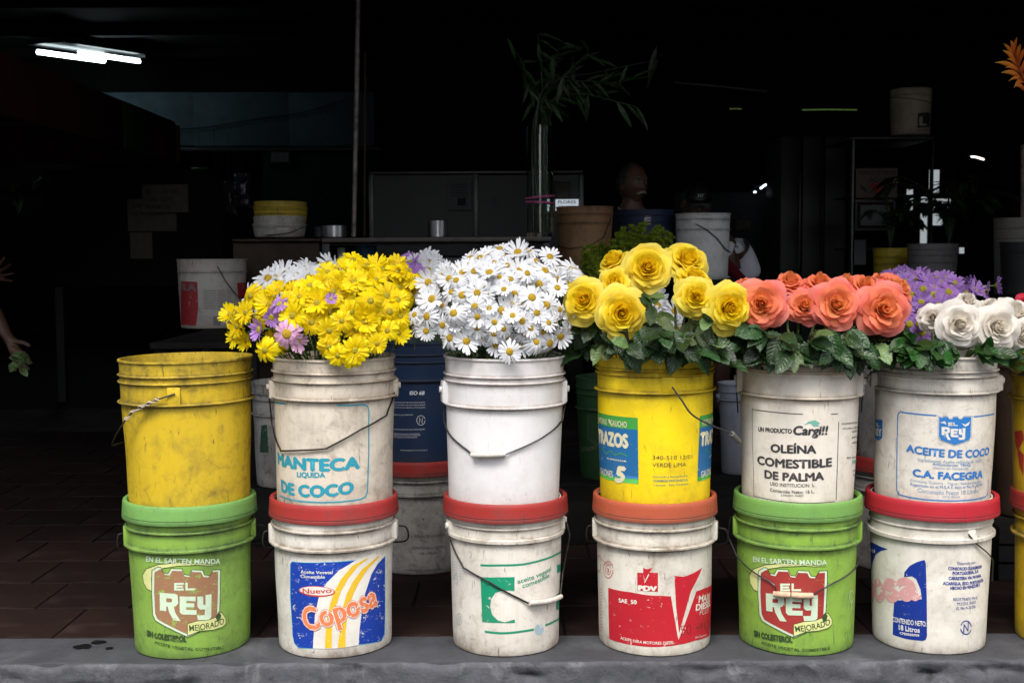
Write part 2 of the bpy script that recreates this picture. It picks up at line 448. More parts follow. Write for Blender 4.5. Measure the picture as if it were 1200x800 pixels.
# U1: wire goes left from the front lug, wrapped with pale string
h, pts = U1.wire([(207, 461), (172, 477), (166, 484), (151, 500)], rad=.002)
bpy.data.objects.remove(h)
hp = [U1.wrap(*U1.uv(207, 461), .008), U1.wrap(*U1.uv(185, 469), .014), Vector((-.120, -.115, .236)), Vector((-.152, -.09, .195)), Vector((-.168, -.05, .165)), Vector((-.172, .0, .147)), Vector((-.150, .06, .145))]
h = tube('handle', catmull(hp, 6), .0019, WIRE, U1.root, 6)
m_string = simple('pale_string', (.62, .52, .38), .8, 0, .3, 60)
v = []; f = []
cp = catmull(hp, 12)[9:30]
for j, turns in enumerate((3.2, 4.1, 2.4)):
    pp = []
    for i, c in enumerate(cp):
        a = i / len(cp) * turns * 6.28 + j * 2; t = (cp[min(i + 1, len(cp) - 1)] - cp[max(i - 1, 0)]).normalized(); o1 = t.orthogonal().normalized(); o2 = t.cross(o1)
        pp.append(c + (o1 * math.cos(a) + o2 * math.sin(a)) * (.0035 + .0015 * math.sin(i * 1.3 + j)))
    a_, b_ = tube_data(pp, .0016, 5); f += [tuple(x + len(v) for x in q) for q in b_]; v += a_
mobj('string_wrap', pyd('string_wrap', v, f), h, m_string, 60)
U2.wire([U2.pt(84, .075), (461, 447), (449, 486), (420, 503), (382, 525), (355, 527), (331, 528), (316, 498), U2.pt(-84, .082)], rad=.0022)
h, _ = U3.wire([U3.pt(-80, .078), (516, 470), (521, 494), (554, 531), (593, 531), (633, 512), (655, 492), (662, 470), U3.pt(88, .078)], rad=.0022, mat=WIREL); U3.grip(h, (555, 532), (592, 531), m_gripw, .006)
hb = [U4.wrap(*U4.uv(787, 453), .009), U4.wrap(*U4.uv(795, 468), .022), U4.wrap(*U4.uv(803, 484), .03), U4.wrap(*U4.uv(818, 496), .035), U4.wrap(*U4.uv(833, 507), .05), U4.wrap(*U4.uv(838, 513), .05)]
h = tube('handle', catmull(hb, 5), .0022, simple('black_cable', (.03, .028, .025), .5), U4.root, 7)
v_, f_ = tube_data([hb[4], hb[5] + Vector((.014, -.004, -.008))], .006, 12); mobj('grip', pyd('grip', v_, f_), h, simple('grey_tube', (.22, .21, .19), .4), 40)
U5.wire([U5.pt(-84, .08), (862, 480), (864, 484)], rad=.0016); U5.wire([U5.pt(80, .08), (1008, 470), (1006, 482)], rad=.0016)
h, _ = L3.wire([(527, 621), (545, 664), (571, 679), (617, 705), (654, 699), (661, 670), L3.pt(90, .10, .02), L3.pt(96, .068)], rad=.0021); L3.grip(h, (618, 705), (653, 698), m_gripw, .006)
v_, f_ = tube_data([L3.wrap(*L3.uv(523, 616), .010), L3.wrap(*L3.uv(529, 624), .010), L3.wrap(*L3.uv(531, 632), .008)], .0012, 5); mobj('wire_twist', pyd('wire_twist', v_, f_), h, WIRE)
h = L5.wire([L5.pt(-88, .062, .014), L5.pt(-88, .11, .022), (868, 652), (910, 684), (912, 694), (952, 694), (966, 686), (1005, 652), L5.pt(88, .11, .030), L5.pt(88, .062, .014)], rad=.0018, mat=WIREL, off=.009)[0]
L5.grip(h, (909, 694), (927, 695), m_wood, .0072); L5.grip(h, (928, 695), (951, 696), m_wood, .0072)
for p in (L2, L1, L4):   # handles folded flat on the far side, only their bent ends show
    tube('handle', catmull([p.pt(84, .075, .012), p.pt(84, .080, .030), p.pt(88, .110, .034), p.pt(100, .125, .012), p.pt(150, .14, .004)], 5), .0022, WIRE, p.root, 6)
    tube('handle', catmull([p.pt(-84, .075, .012), p.pt(-84, .080, .022), p.pt(-88, .110, .024), p.pt(-100, .125, .012), p.pt(-150, .14, .004)], 5), .0016, WIREL, p.root, 6)
L6.wire([(1133, 625), (1143, 637), (1161, 657), (1160, 680)], rad=.0018)

# ---------------------------------------------------------------- prints
_capH = [None]
_tc = {}
def text_tris(s, bold=0, shear=0):
    key = (s, bold, shear)
    if key in _tc: return _tc[key]
    cu = bpy.data.curves.new('t', 'FONT'); cu.body = s; cu.size = 1; cu.offset = bold; cu.shear = shear; cu.resolution_u = 3
    cu.fill_mode = 'FRONT' if hasattr(cu, 'fill_mode') else cu.fill_mode
    o = bpy.data.objects.new('t', cu); COL.objects.link(o)
    dg = bpy.context.evaluated_depsgraph_get(); me = bpy.data.meshes.new_from_object(o.evaluated_get(dg)); me.calc_loop_triangles()
    vs_ = [v.co.copy() for v in me.vertices]; tr = [[(vs_[i].x, vs_[i].y) for i in t.vertices] for t in me.loop_triangles]
    bpy.data.objects.remove(o); bpy.data.curves.remove(cu); bpy.data.meshes.remove(me)
    _tc[key] = tr; return tr
CAPH = max(p[1] for t in text_tris('H') for p in t)
class Lab:
    def __init__(s, pail, x0, y0, sc_): s.p = pail; s.x0 = x0; s.y0 = y0; s.s = sc_; s.dx = 0; s.dy = 0
    def uv(s, q): return s.p.uv(s.x0 + (q[0] + s.dx) / s.s, s.y0 + (q[1] + s.dy) / s.s)
    def poly(s, pts, mat, layer=0, part='printed_panel', holes=(), raw=False):
        A = [[s.uv(q) if not raw else q for q in pts]] + [[s.uv(q) if not raw else q for q in h_] for h_ in holes]
        L = [[Vector((a, b, 0)) for a, b in r_] for r_ in A]; flat = [q for r_ in A for q in r_]
        tr = tessellate_polygon(L)
        s.p.add(part, mat, [[flat[i] for i in t] for t in tr], layer)
    def stroke(s, pts, wpx, mat, layer=0, part='printed_panel', closed=False):
        q = [Vector(s.uv(p)) for p in pts]; wd = wpx / s.s / 493 / 2
        n = len(q); Lf = []; Rt = []
        for i in range(n):
            a = q[i - 1] if (i > 0 or closed) else None; b = q[(i + 1) % n] if (i < n - 1 or closed) else None
            d1 = (q[i] - a).normalized() if a is not None else (b - q[i]).normalized()
            d2 = (b - q[i]).normalized() if b is not None else d1
            m = (d1 + d2); m = m.normalized() if m.length > 1e-6 else d1
            nn = Vector((-m.y, m.x)); k = 1 / max(.4, nn.dot(Vector((-d1.y, d1.x))))
            Lf.append(q[i] + nn * wd * k); Rt.append(q[i] - nn * wd * k)
        tr = []
        for i in range(n if closed else n - 1):
            j = (i + 1) % n
            tr += [[tuple(Lf[i]), tuple(Rt[i]), tuple(Rt[j])], [tuple(Lf[i]), tuple(Rt[j]), tuple(Lf[j])]]
        s.p.add(part, mat, tr, layer)
    def text(s, t, a, b, hpx, mat, bold=.0, layer=1, shear=0, part='lettering', arch=0, ref=None, sh=(0, 0)):
        """t from baseline point a to baseline point b, capitals hpx tall (zoom pixels)"""
        if bold > .022:
            e = bold * 1.4
            for q, (ex, ey) in enumerate(((-e, 0), (e, 0), (0, e * .8), (0, -e * .8))):
                s.text(t, a, b, hpx, mat, .0, layer + q * .12, shear, part, arch, ref, (ex, ey))
            return
        tr = text_tris(t, bold, shear)
        if not tr: return
        rr = text_tris(ref, bold, shear) if ref else tr
        x0 = min(p[0] for q in rr for p in q); x1 = max(p[0] for q in rr for p in q)
        ua = Vector(s.uv(a)); ub = Vector(s.uv(b)); hh = s.uv(((a[0] + b[0]) / 2, (a[1] + b[1]) / 2 - hpx))[1] - s.uv(((a[0] + b[0]) / 2, (a[1] + b[1]) / 2))[1]
        d = ub - ua; nn = Vector((-d.y, d.x)).normalized()
        out = []
        for q in tr:
            o = []
            for x, y in q:
                x += sh[0]; y += sh[1]; k = (x - x0) / (x1 - x0)
                r_ = ua + d * k + nn * (y / CAPH * hh + arch * (1 - (2 * k - 1) ** 2) * hh)
                o.append((r_.x, r_.y))
            out.append(o)
        s.p.add(part, mat, out, layer)
def ell(cx, cy, rx, ry, n=28, rot=0, a0=0, a1=360):
    c, s_ = math.cos(R(rot)), math.sin(R(rot)); o = []
    k = n if a1 - a0 >= 360 else n + 1
    for i in range(k):
        a = R(a0 + (a1 - a0) * i / n); x = rx * math.cos(a); y = ry * math.sin(a)
        o.append((cx + x * c - y * s_, cy + x * s_ + y * c))
    return o
def rrect(x0, y0, x1, y1, r_, tilt=(0, 0)):
    o = []
    for cx, cy, a in ((x1 - r_, y0 + r_, -90), (x1 - r_, y1 - r_, 0), (x0 + r_, y1 - r_, 90), (x0 + r_, y0 + r_, 180)):
        for k in range(5): o.append((cx + r_ * math.cos(R(a + k * 22.5)), cy + r_ * math.sin(R(a + k * 22.5))))
    return o
def pr(name, col, pm_col, seed, wear=.4, amt=.4, dirt=(.15, .12, .09)):
    return plastic(name, col, dirt, amt * .7, seed, under=pm_col, wear=wear, speck=.35, rough=.5)

E_ = lambda x, y, w_, h_, t, u=None: [(x, y), (x + w_, y), (x + w_, y + t), (x + t * 1.1, y + t), (x + t * 1.1, y + (h_ - t) / 2), (x + w_ * .92, y + (h_ - t) / 2), (x + w_ * .92, y + (h_ + t) / 2), (x + t * 1.1, y + (h_ + t) / 2), (x + t * 1.1, y + h_ - t), (x + w_, y + h_ - t), (x + w_, y + h_), (x, y + h_)]
L_ = lambda x, y, w_, h_, t: [(x, y), (x + t * 1.1, y), (x + t * 1.1, y + h_ - t), (x + w_, y + h_ - t), (x + w_, y + h_), (x, y + h_)]
SH = [(135, 378), (158, 364), (172, 364), (182, 388), (204, 392), (216, 370), (262, 372), (272, 396), (294, 400), (306, 376), (350, 378), (360, 400), (384, 402), (396, 378), (430, 376), (428, 480), (424, 575), (416, 600), (360, 635), (288, 668), (215, 632), (150, 596), (138, 570), (133, 470)]
def shrink(p, k, c=(282, 505)): return [(c[0] + (x - c[0]) * k, c[1] + (y - c[1]) * k) for x, y in p]
def rey_letters(L, mat, layer=3):
    L.poly(E_(228, 430, 42, 34, 9), mat, layer, 'lettering'); L.poly(L_(277, 430, 42, 34, 9), mat, layer, 'lettering')
    # R, E, Y of the wordmark
    L.poly([(165, 473), (232, 478), (243, 486), (246, 520), (238, 532), (226, 536), (234, 565), (256, 600), (226, 597), (206, 560), (200, 535), (194, 535), (194, 556), (166, 552)], mat, layer, 'lettering', holes=[[(194, 498), (194, 515), (214, 517), (219, 512), (219, 503), (214, 499)]])
    L.poly([(252, 490), (322, 492), (322, 513), (280, 511), (280, 521), (316, 522), (316, 540), (280, 539), (280, 550), (326, 552), (326, 573), (262, 571), (252, 560)], mat, layer, 'lettering')
    L.poly([(330, 492), (356, 492), (356, 528), (366, 530), (366, 486), (393, 482), (391, 585), (380, 597), (332, 597), (328, 575), (362, 575), (364, 550), (340, 550), (330, 538)], mat, layer, 'lettering')
def rey_full(L, base, seed, redc, faint):
    crm = pr('cream_print', (.66, .68, .28), base, seed, .35 if faint else .1, .3); red = pr('brick_red_print', redc, base, seed + .3, .75 if faint else .15, .35, (.10, .05, .03))
    whi = pr('pale_mint_print', (.60, .74, .55), base, seed + .6, .4 if faint else .1, .3); dk = pr('dark_green_print', (.035, .07, .02), base, seed + .8, .7 if faint else .4, .2)
    sw = [(430, 356), (340, 344), (240, 340), (160, 348), (105, 368), (88, 395), (92, 430), (108, 458), (132, 470), (133, 450), (128, 425), (128, 405), (140, 388), (175, 366), (240, 356), (330, 352)]
    L.poly(sw, crm, 0); L.stroke(sw, 3, dk, 1, closed=True)
    L.poly(shrink(SH, 1.02), whi, 2); L.poly(shrink(SH, .955), red, 3)
    L.stroke(shrink(SH, 1.03), 2.5, dk, 4, closed=True)
    rey_letters(L, whi, 5)
    rb = [(286, 612), (330, 600), (380, 596), (410, 584), (425, 560), (440, 566), (455, 590), (456, 612), (440, 628), (400, 640), (340, 645), (286, 666)]
    L.poly(rb, crm, 6); L.stroke(rb, 2.5, dk, 7, closed=True)
    L.poly([(425, 560), (436, 575), (430, 596), (418, 604), (410, 584)], dk, 7)
    L.text('MEJORADO', (295, 645), (448, 612), 26, dk, .01, 8, arch=-.15)
    L.text('EN EL SARTEN MANDA', (106, 334), (432, 347), 22, whi, .02, 5, arch=.35)
    L.text('SIN COLESTEROL', (110, 664), (280, 692), 24, dk, .055, 5)
    L.text('ACEITE VEGETAL COMESTIBLE', (142, 698), (448, 724), 12, dk, .02, 5, arch=-.4)
    return whi
# --- green buckets
L = Lab(L5, 855, 570, 3.81); wm = rey_full(L, (.26, .45, .06), 21, (.34, .035, .03), False)
L.stroke(ell(541, 488, 9, 26, 16), 3, wm, 5)
L.stroke([(541, 515), (541, 545)], 3, wm, 5)
L = Lab(L1, 135, 570, 3.81); L.dx = 37; L.dy = -3; wm = rey_full(L, (.25, .43, .07), 24, (.33, .17, .09), True); L.dx = L.dy = 0
L.stroke(ell(598, 445, 8, 24, 16), 3, wm, 5)
# --- turquoise lettering bucket
teal = pr('turquoise_print', (.02, .30, .40), (.70, .63, .52), 31, .15, .35)
L = Lab(U2, 310, 410, 4.21)
L.stroke([(352, 271), (420, 272), (485, 267), (505, 275), (512, 300), (512, 500), (506, 700), (497, 722), (470, 735), (380, 747), (250, 750), (150, 742), (75, 718)], 7, teal, 0)
L.stroke([(45, 256), (100, 265)], 8, teal, 0)
L.text('MANTECA', (66, 560), (465, 580), 56, teal, .045, 1, arch=-.12)
L.text('LIQUIDA', (160, 625), (298, 627), 24, teal, .03, 1)
L.text('DE COCO', (85, 695), (436, 700), 54, teal, .045, 1, arch=-.22)
# --- blue panel, yellow stripes bucket
wc = (.77, .74, .67)
blu = pr('blue_print', (.006, .045, .36), wc, 32, .55, .2, (.02, .03, .08)); whp = pr('white_print', wc, wc, 4, 0, .4)
yl = pr('yellow_print', (.80, .50, .02), wc, 33, .35, .25); org = pr('orange_print', (.80, .21, .08), wc, 34, .45, .2); rdo = pr('red_outline_print', (.55, .05, .04), wc, 35, .1, .2)
cy = pr('cyan_edge_print', (.05, .45, .62), wc, 36, .3, .2)
L = Lab(L2, 310, 580, 4.0)
bl = [(124, 322), (132, 311), (280, 314), (425, 305), (565, 283), (566, 480), (560, 650), (545, 680), (440, 698), (230, 714), (160, 712), (140, 690), (132, 655), (124, 480)]
L.poly(shrink(bl, 1.012, (345, 500)), cy, 0); L.poly(bl, blu, 1)
L.poly([(425, 305), (350, 350), (290, 410), (255, 480), (238, 560), (228, 715), (330, 716), (440, 700), (445, 620), (455, 540), (470, 460), (500, 370), (530, 320), (567, 280), (500, 275)], whp, 2)
def stripe(cl, wds, mat):
    lf = [(x - w_ / 2, y) for (x, y), w_ in zip(cl, wds)]; rt = [(x + w_ / 2, y) for (x, y), w_ in zip(cl, wds)]
    L.poly(lf + rt[::-1], mat, 3)
stripe([(480, 296), (425, 330), (375, 390), (342, 450), (322, 510), (310, 560), (303, 620), (299, 714)], [12, 28, 32, 32, 30, 28, 28, 32], yl)
stripe([(535, 284), (470, 345), (428, 405), (400, 460), (382, 520), (372, 580), (365, 640), (361, 711)], [10, 26, 32, 32, 30, 28, 28, 36], yl)
L.poly(ell(247, 448, 84, 25, rot=3), rdo, 4); L.poly(ell(246, 446, 79, 20, rot=3), whp, 5)
L.text('Nuevo', (182, 457), (316, 453), 22, rdo, .02, 6)
L.text('Aceite Vegetal', (172, 362), (320, 366), 14, whp, .02, 3); L.text('Comestible', (172, 384), (284, 388), 14, whp, .02, 3)
L.text('Coposa', (198, 630), (526, 508), 100, rdo, .065, 6); L.text('Coposa', (198, 630), (526, 508), 100, whp, .052, 7); L.text('Coposa', (198, 630), (526, 508), 100, org, .024, 8)
# --- green square bucket
gc = pr('green_print', (.005, .27, .14), (.76, .72, .64), 41, .3, .3); fb = pr('faded_blue_print', (.33, .45, .50), (.76, .72, .64), 42, .8, .2)
L = Lab(L3, 510, 570, 3.81)
L.stroke([(203, 349), (290, 350), (390, 346), (480, 325), (540, 302), (572, 285)], 9, gc, 0)
L.poly([(203, 402), (280, 403), (354, 402), (354, 465), (330, 462), (300, 462), (270, 472), (250, 500), (246, 535), (255, 570), (280, 595), (310, 603), (354, 590), (356, 606), (280, 606), (210, 603)], gc, 0)
L.stroke([(222, 645), (300, 652), (380, 645), (440, 636)], 10, gc, 0); L.stroke([(490, 617), (530, 600), (560, 582)], 10, gc, 0)
L.text('aceite vegetal', (368, 432), (517, 372), 20, gc, .01, 1); L.text('comestible', (390, 451), (508, 402), 20, gc, .01, 1)
L.poly([(545, 350), (572, 342), (570, 372), (545, 385)], gc, 0); L.poly([(542, 480), (566, 466), (562, 540), (540, 550)], gc, 0)
L.poly(ell(463, 637, 20, 26), fb, 0)
for i in range(7): L.text('ingredientes aceite' if i % 2 else 'contenido neto', (72, 335 + i * 12), (130, 342 + i * 12), 6, fb, .0, 1)
L.stroke(ell(108, 590, 13, 25, 18), 3, fb, 0); L.stroke([(103, 605), (106, 575), (112, 605), (115, 576)], 3, fb, 1)
L.stroke(ell(92, 412, 10, 22, 18), 3, fb, 0)
# --- yellow paint bucket
yc = (.86, .60, .006)
pb = pr('paint_blue_print', (.008, .13, .33), yc, 51, .15, .25); pg = pr('paint_green_print', (.05, .32, .05), yc, 52, .15, .25); pc = pr('paint_cream_print', (.70, .66, .45), yc, 53, .1, .2); pk = pr('paint_black_print', (.06, .05, .03), yc, 54, .4, .2); pbt = pr('paint_bluegrey_print', (.08, .22, .22), yc, 55, .3, .2)
L = Lab(U4, 690, 420, 4.44)
def left_panel(L, xr, pts_top, mat, layer, zt, zb_, ul, ur):
    p = [(ul + (ur - ul) * k / 12, zt) for k in range(13)] + [(ur - (ur - ul) * k / 12, zb_) for k in range(13)]
    L.poly(p, mat, layer, raw=True)
ur, zt = L.uv((258, 308)); _, zB = L.uv((262, 652)); _, z1 = L.uv((258, 370)); _, z2 = L.uv((262, 627))
ul = ur - .150
left_panel(L, 0, 0, pg, 0, zt, zB, ul, ur); left_panel(L, 0, 0, pb, 1, z1, z2, ul, ur)
ul2, _ = L.uv((577, 300)); left_panel(L, 0, 0, pg, 0, zt, zB, ul2, ul2 + .150); left_panel(L, 0, 0, pb, 1, z1, z2, ul2, ul2 + .150)
def wtext(L, t, ua, ub, z0_, h_, mat, bold, layer, shear=0):
    if bold > .022:
        e = bold * 1.2
        for q, (ex, ey) in enumerate(((-e, 0), (e, 0), (0, e), (0, -e))): wtext(L, t, ua + ex * h_, ub + ex * h_, z0_ + ey * h_, h_, mat, .0, layer + q * .12, shear)
        return
    tr = text_tris(t, bold, shear); x0 = min(p[0] for q in tr for p in q); x1 = max(p[0] for q in tr for p in q)
    L.p.add('lettering', mat, [[(ua + (x - x0) / (x1 - x0) * (ub - ua), z0_ + y / CAPH * h_) for x, y in q] for q in tr], layer)
for base in (ur, ul2 + .150):
    wtext(L, 'PINTURAS', base - .142, base - .092, zt - .024, .013, pc, .02, 3); wtext(L, 'GAUCHO', base - .078, base - .027, zt - .024, .013, pc, .02, 3)
    L.poly([(base - .082, zt - .008), (base - .074, zt - .020), (base - .080, zt - .021), (base - .086, zt - .012)], pc, 3, raw=True)
    wtext(L, 'TRAZOS', base - .145, base - .026, L.uv((200, 462))[1], .0295, pc, .07, 3)
    q0, q1 = L.uv((200, 510)); qs = []
    for k in range(40):
        t = k / 39; qs.append(Vector((base - .125 + t * .098, q1 + .004 + .006 * math.sin(t * 17) * (1 - t * .7))))
    tr = []
    for k in range(39):
        a, b = qs[k], qs[k + 1]; w1 = .0013; tr.append([(a.x, a.y - w1), (b.x, b.y - w1), (b.x, b.y + w1)]); tr.append([(a.x, a.y - w1), (b.x, b.y + w1), (a.x, a.y + w1)])
    L.p.add('printed_panel', pg, tr, 3)
    wtext(L, 'SUPERIOR', base - .095, base - .028, L.uv((200, 538))[1], .0035, pc, .02, 3)
    wtext(L, 'GALONES', base - .138, base - .072, L.uv((105, 610))[1] - .001, .015, pc, .02, 3)
    wtext(L, '5', base - .064, base - .034, L.uv((150, 637))[1], .034, pc, .08, 3, .2)
L.text('340-510 12/01', (333, 524), (538, 520), 20, pk, -.005, 1); L.text('VERDE LIMA', (333, 562), (505, 560), 20, pk, -.005, 1)
L.text('Fabricado y Envasado por', (335, 618), (514, 613), 10, pbt, .0, 1); L.text('CORIMON PINTURAS C.A.', (335, 640), (516, 635), 11, pbt, .02, 1); L.text('Valencia - Edo. Carabobo', (337, 661), (518, 655), 10, pbt, .0, 1)
# --- red panel bucket
rc = pr('red_print', (.50, .012, .025), (.73, .69, .60), 61, .25, .3, (.12, .03, .02)); wr = pr('white_on_red_print', (.73, .69, .60), (.73, .69, .60), 11, 0, .35)
rk = pr('dark_on_red_print', (.13, .02, .02), (.50, .012, .025), 62, .5, .2)
L = Lab(L4, 690, 580, 4.0)
L.poly([(93, 432), (200, 452), (290, 468), (345, 470), (385, 473), (415, 650), (421, 678), (432, 650), (505, 450), (540, 435), (577, 415), (575, 500), (566, 655), (500, 680), (400, 703), (300, 710), (200, 700), (97, 672)], rc, 0)
L.poly([(402, 377), (445, 382), (490, 365), (532, 338), (480, 450), (424, 645), (410, 520)], rc, 0)
L.poly([(229, 360), (256, 362), (256, 336), (268, 345), (299, 339), (285, 360), (324, 362), (324, 450), (229, 444)], rc, 0)
L.poly([(254, 364), (262, 390), (262, 412), (284, 370), (280, 366), (262, 404), (258, 380)], wr, 2)
L.text('PDV', (235, 443), (317, 447), 22, wr, .06, 2)
L.text('SAE  50', (145, 499), (226, 508), 18, wr, .03, 2)
L.text('MAXI', (515, 502), (565, 488), 30, wr, .024, 2); L.text('DIESEL', (503, 540), (568, 515), 28, wr, .03, 2); L.text('PLUS', (520, 562), (560, 548), 22, wr, -.015, 2)
L.text('ACEITE PARA MOTORES DIESEL', (150, 672), (400, 694), 13, wr, .01, 2, arch=-.25); L.text('5W Guarenas', (500, 672), (550, 655), 9, wr, .0, 2)
L.text('50', (430, 655), (480, 648), 45, rk, -.02, 2); L.text('40', (500, 640), (560, 622), 40, rk, -.02, 2)
L.stroke(ell(93, 348, 23, 39, 24), 3, rc, 0, closed=False); L.stroke(ell(93, 348, 13, 22, 20), 2.5, rc, 0); L.text('2', (88, 358), (99, 359), 16, rc, .02, 1)
L.text('CALIDAD', (78, 322), (112, 328), 8, rc, .0, 1)
L.stroke(ell(48, 320, 9, 38, 20), 3, rc, 0)
for i in range(14): L.text('garantizado', (52, 440 + i * 15), (64, 441 + i * 15), 6, rc, .0, 1)
# --- black lettering bucket
bk = pr('black_print', (.035, .035, .04), (.79, .74, .65), 71, .35, .3); gt = pr('mint_leaf_print', (.15, .42, .32), (.79, .74, .65), 72, .2, .2)
L = Lab(U5, 860, 420, 4.445)
L.stroke([(90, 265), (200, 278), (355, 288)], 4, bk, 0); L.stroke([(500, 287), (535, 284)], 4, bk, 0)
L.stroke([(90, 265), (95, 480), (103, 715)], 3, bk, 0); L.stroke([(103, 715), (200, 735), (330, 748), (440, 748), (523, 740)], 3, bk, 0); L.stroke([(540, 325), (536, 500), (530, 730)], 4, bk, 0)
L.text('UN PRODUCTO', (124, 378), (298, 388), 22, bk, .035, 1)
L.text('Cargi!!', (308, 394), (484, 392), 44, bk, .035, 1, shear=.15)
L.poly([(362, 345), (385, 325), (420, 318), (445, 335), (430, 340), (442, 350), (410, 350), (398, 334), (385, 336)], gt, 1)
L.text('OLEÍNA', (190, 485), (424, 490), 40, bk, .035, 1); L.text('COMESTIBLE', (122, 548), (505, 556), 42, bk, .035, 1, arch=-.12); L.text('DE PALMA', (160, 620), (465, 627), 40, bk, .035, 1, arch=-.12)
L.text('USO INSTITUCION  L', (188, 658), (418, 664), 17, bk, .01, 1, arch=-.1); L.text('Contenido Neto: 16 L.', (188, 690), (418, 696), 17, bk, .01, 1, arch=-.2); L.text('CPE0607190603', (246, 714), (360, 716), 9, bk, 0, 1)
for (x, y, t) in ((555, 340, 'INGREDIENTES: OLEINA'), (560, 364, 'de palma refinada'), (608, 382, 'HECHO EN'), (608, 412, 'BARINAS'), (608, 440, 'VENEZUELA'), (582, 518, 'REG. SANITARIO'), (612, 585, 'LOTE'), (614, 608, 'VENCE')):
    L.text(t, (x, y), (634, y - 8), 9, bk, .01, 1)
L.text('MIN', (610, 545), (634, 540), 20, gt, .03, 1)
# --- blue shield bucket
bp = pr('sky_blue_print', (.02, .17, .48), (.73, .69, .61), 81, .3, .3); wb = pr('white_on_blue_print', (.73, .70, .64), (.73, .69, .61), 16, 0, .4); bf = pr('faint_blue_print', (.20, .33, .50), (.73, .69, .61), 82, .5, .3)
L = Lab(U6, 1010, 420, 4.44)
L.stroke([(200, 278), (270, 286), (382, 294)], 7, bp, 0); L.stroke([(575, 298), (640, 290), (680, 282)], 7, bp, 0); L.stroke([(200, 272), (186, 285), (182, 300)], 6, bp, 0)
L.stroke([(182, 300), (180, 450), (180, 680), (190, 706), (260, 722), (350, 733), (470, 736), (580, 728), (640, 715)], 6, bp, 0); L.stroke([(655, 620), (655, 700), (640, 715)], 5, bp, 0)
SB = [(396, 300), (408, 306), (420, 300), (440, 300), (447, 312), (462, 314), (470, 302), (490, 300), (498, 312), (514, 312), (520, 300), (562, 298), (560, 400), (552, 418), (478, 445), (408, 420), (396, 400)]
L.stroke(shrink(SB, 1.06, (479, 370)), 2, bf, 0, closed=True); L.poly(SB, bp, 1)
sav = (L.x0, L.y0, L.s)
k = .54; L.x0 = sav[0] + 320 / sav[2]; L.y0 = sav[1] + 96 / sav[2]; L.s = sav[2] / k; rey_letters(L, wb, 3)
L.x0, L.y0, L.s = sav
L.poly([(400, 330), (425, 322), (436, 340), (420, 334)], wb, 3); L.poly([(510, 330), (530, 340), (556, 322), (548, 342), (530, 350)], wb, 3)
L.text('ACEITE DE COCO', (230, 482), (655, 492), 38, bp, .035, 1, arch=-.25); L.text('C.A. FACEGRA', (265, 608), (622, 612), 36, bp, .04, 1, arch=-.15)
L.text('Ingredientes: Aceite refinado de coco', (290, 530), (615, 530), 15, bf, .0, 1, arch=-.2); L.text('Antioxidantes: TBHQ', (365, 552), (560, 554), 15, bp, .0, 1, arch=-.1); L.text('Hecho en Venezuela', (370, 571), (550, 572), 13, bf, 0, 1)
L.text('Carretera Guacara - Yagua - Estado Carabobo', (250, 636), (628, 636), 14, bf, .0, 1, arch=-.3); L.text('Registrado en el M.S.A.S. bajo el No A-20776', (252, 658), (622, 656), 14, bp, .0, 1, arch=-.3); L.text('Contenido Neto 18 Litros', (290, 692), (600, 690), 22, bf, .0, 1, arch=-.25); L.text('LOTE  FECHA', (418, 720), (508, 720), 10, bf, .01, 1)
L.poly([(64, 325), (72, 316), (80, 322), (90, 318), (103, 322), (103, 415), (85, 428), (66, 412)], bp, 1); L.text('EL', (70, 352), (88, 356), 16, wb, .05, 3); L.text('REY', (67, 398), (100, 404), 34, wb, .05, 3)
# --- dark blue panel bucket
ib = pr('navy_print', (.004, .03, .27), (.78, .75, .67), 91, .25, .25, (.02, .02, .06)); pk_ = pr('faded_pink_print', (.66, .33, .33), (.78, .75, .67), 92, .6, .25); wi = pr('ivory_on_navy_print', (.78, .75, .67), (.78, .75, .67), 17, 0, .3)
L = Lab(L6, 1010, 570, 3.81)
L.poly([(37, 240), (60, 255), (118, 278), (85, 286), (62, 300), (48, 330), (40, 375)], ib, 0)
L.poly([(280, 325), (286, 340), (290, 500), (291, 665), (285, 682), (270, 687), (200, 678), (140, 658), (142, 580), (147, 505), (200, 505), (268, 500), (262, 455), (243, 410), (225, 398), (190, 402), (192, 380), (215, 352), (245, 335)], ib, 0)
L.text('posa', (34, 502), (256, 496), 130, pk_, .040, 1)
L.text('CONTENIDO NETO:', (141, 600), (288, 622), 22, wi, .01, 2); L.text('18 Litros', (168, 636), (259, 650), 22, wi, .02, 2); L.text('CPE0505P09', (172, 656), (257, 668), 10, wi, .02, 2)
for i, (t, x0, x1, bo) in enumerate((('Elaborado por:', 427, 510, 0), ('CONSORCIO OLEAGINOSO', 385, 538, .03), ('PORTUGUESA, S.A.', 405, 523, .03), ('CARRETERA VIA PAYARA,', 387, 535, .03), ('ACARIGUA, EDO. PORTUGUESA', 362, 545, .03), ('HECHO EN VENEZUELA', 395, 528, .03))):
    L.text(t, (x0, 348 + i * 22), (x1, 342 + i * 20), 13, ib, bo, 1, arch=-.1)
for i, (t, x0, x1) in enumerate((('REGISTRADO EN EL', 407, 518), ('M.S.D.S. BAJO', 425, 508), ('EL No A-20.506', 421, 507))): L.text(t, (x0, 508 + i * 20), (x1, 500 + i * 20), 13, ib, .0, 1)
L.stroke(ell(465, 628, 24, 30, 22, 0, 20, 170), 5, ib, 0); L.stroke(ell(465, 628, 24, 30, 22, 0, 200, 350), 5, ib, 0); L.stroke([(455, 650), (456, 615), (474, 642), (475, 605)], 5, ib, 1)
L.text('ril', (40, 290), (58, 296), 16, wi, 0, 2)
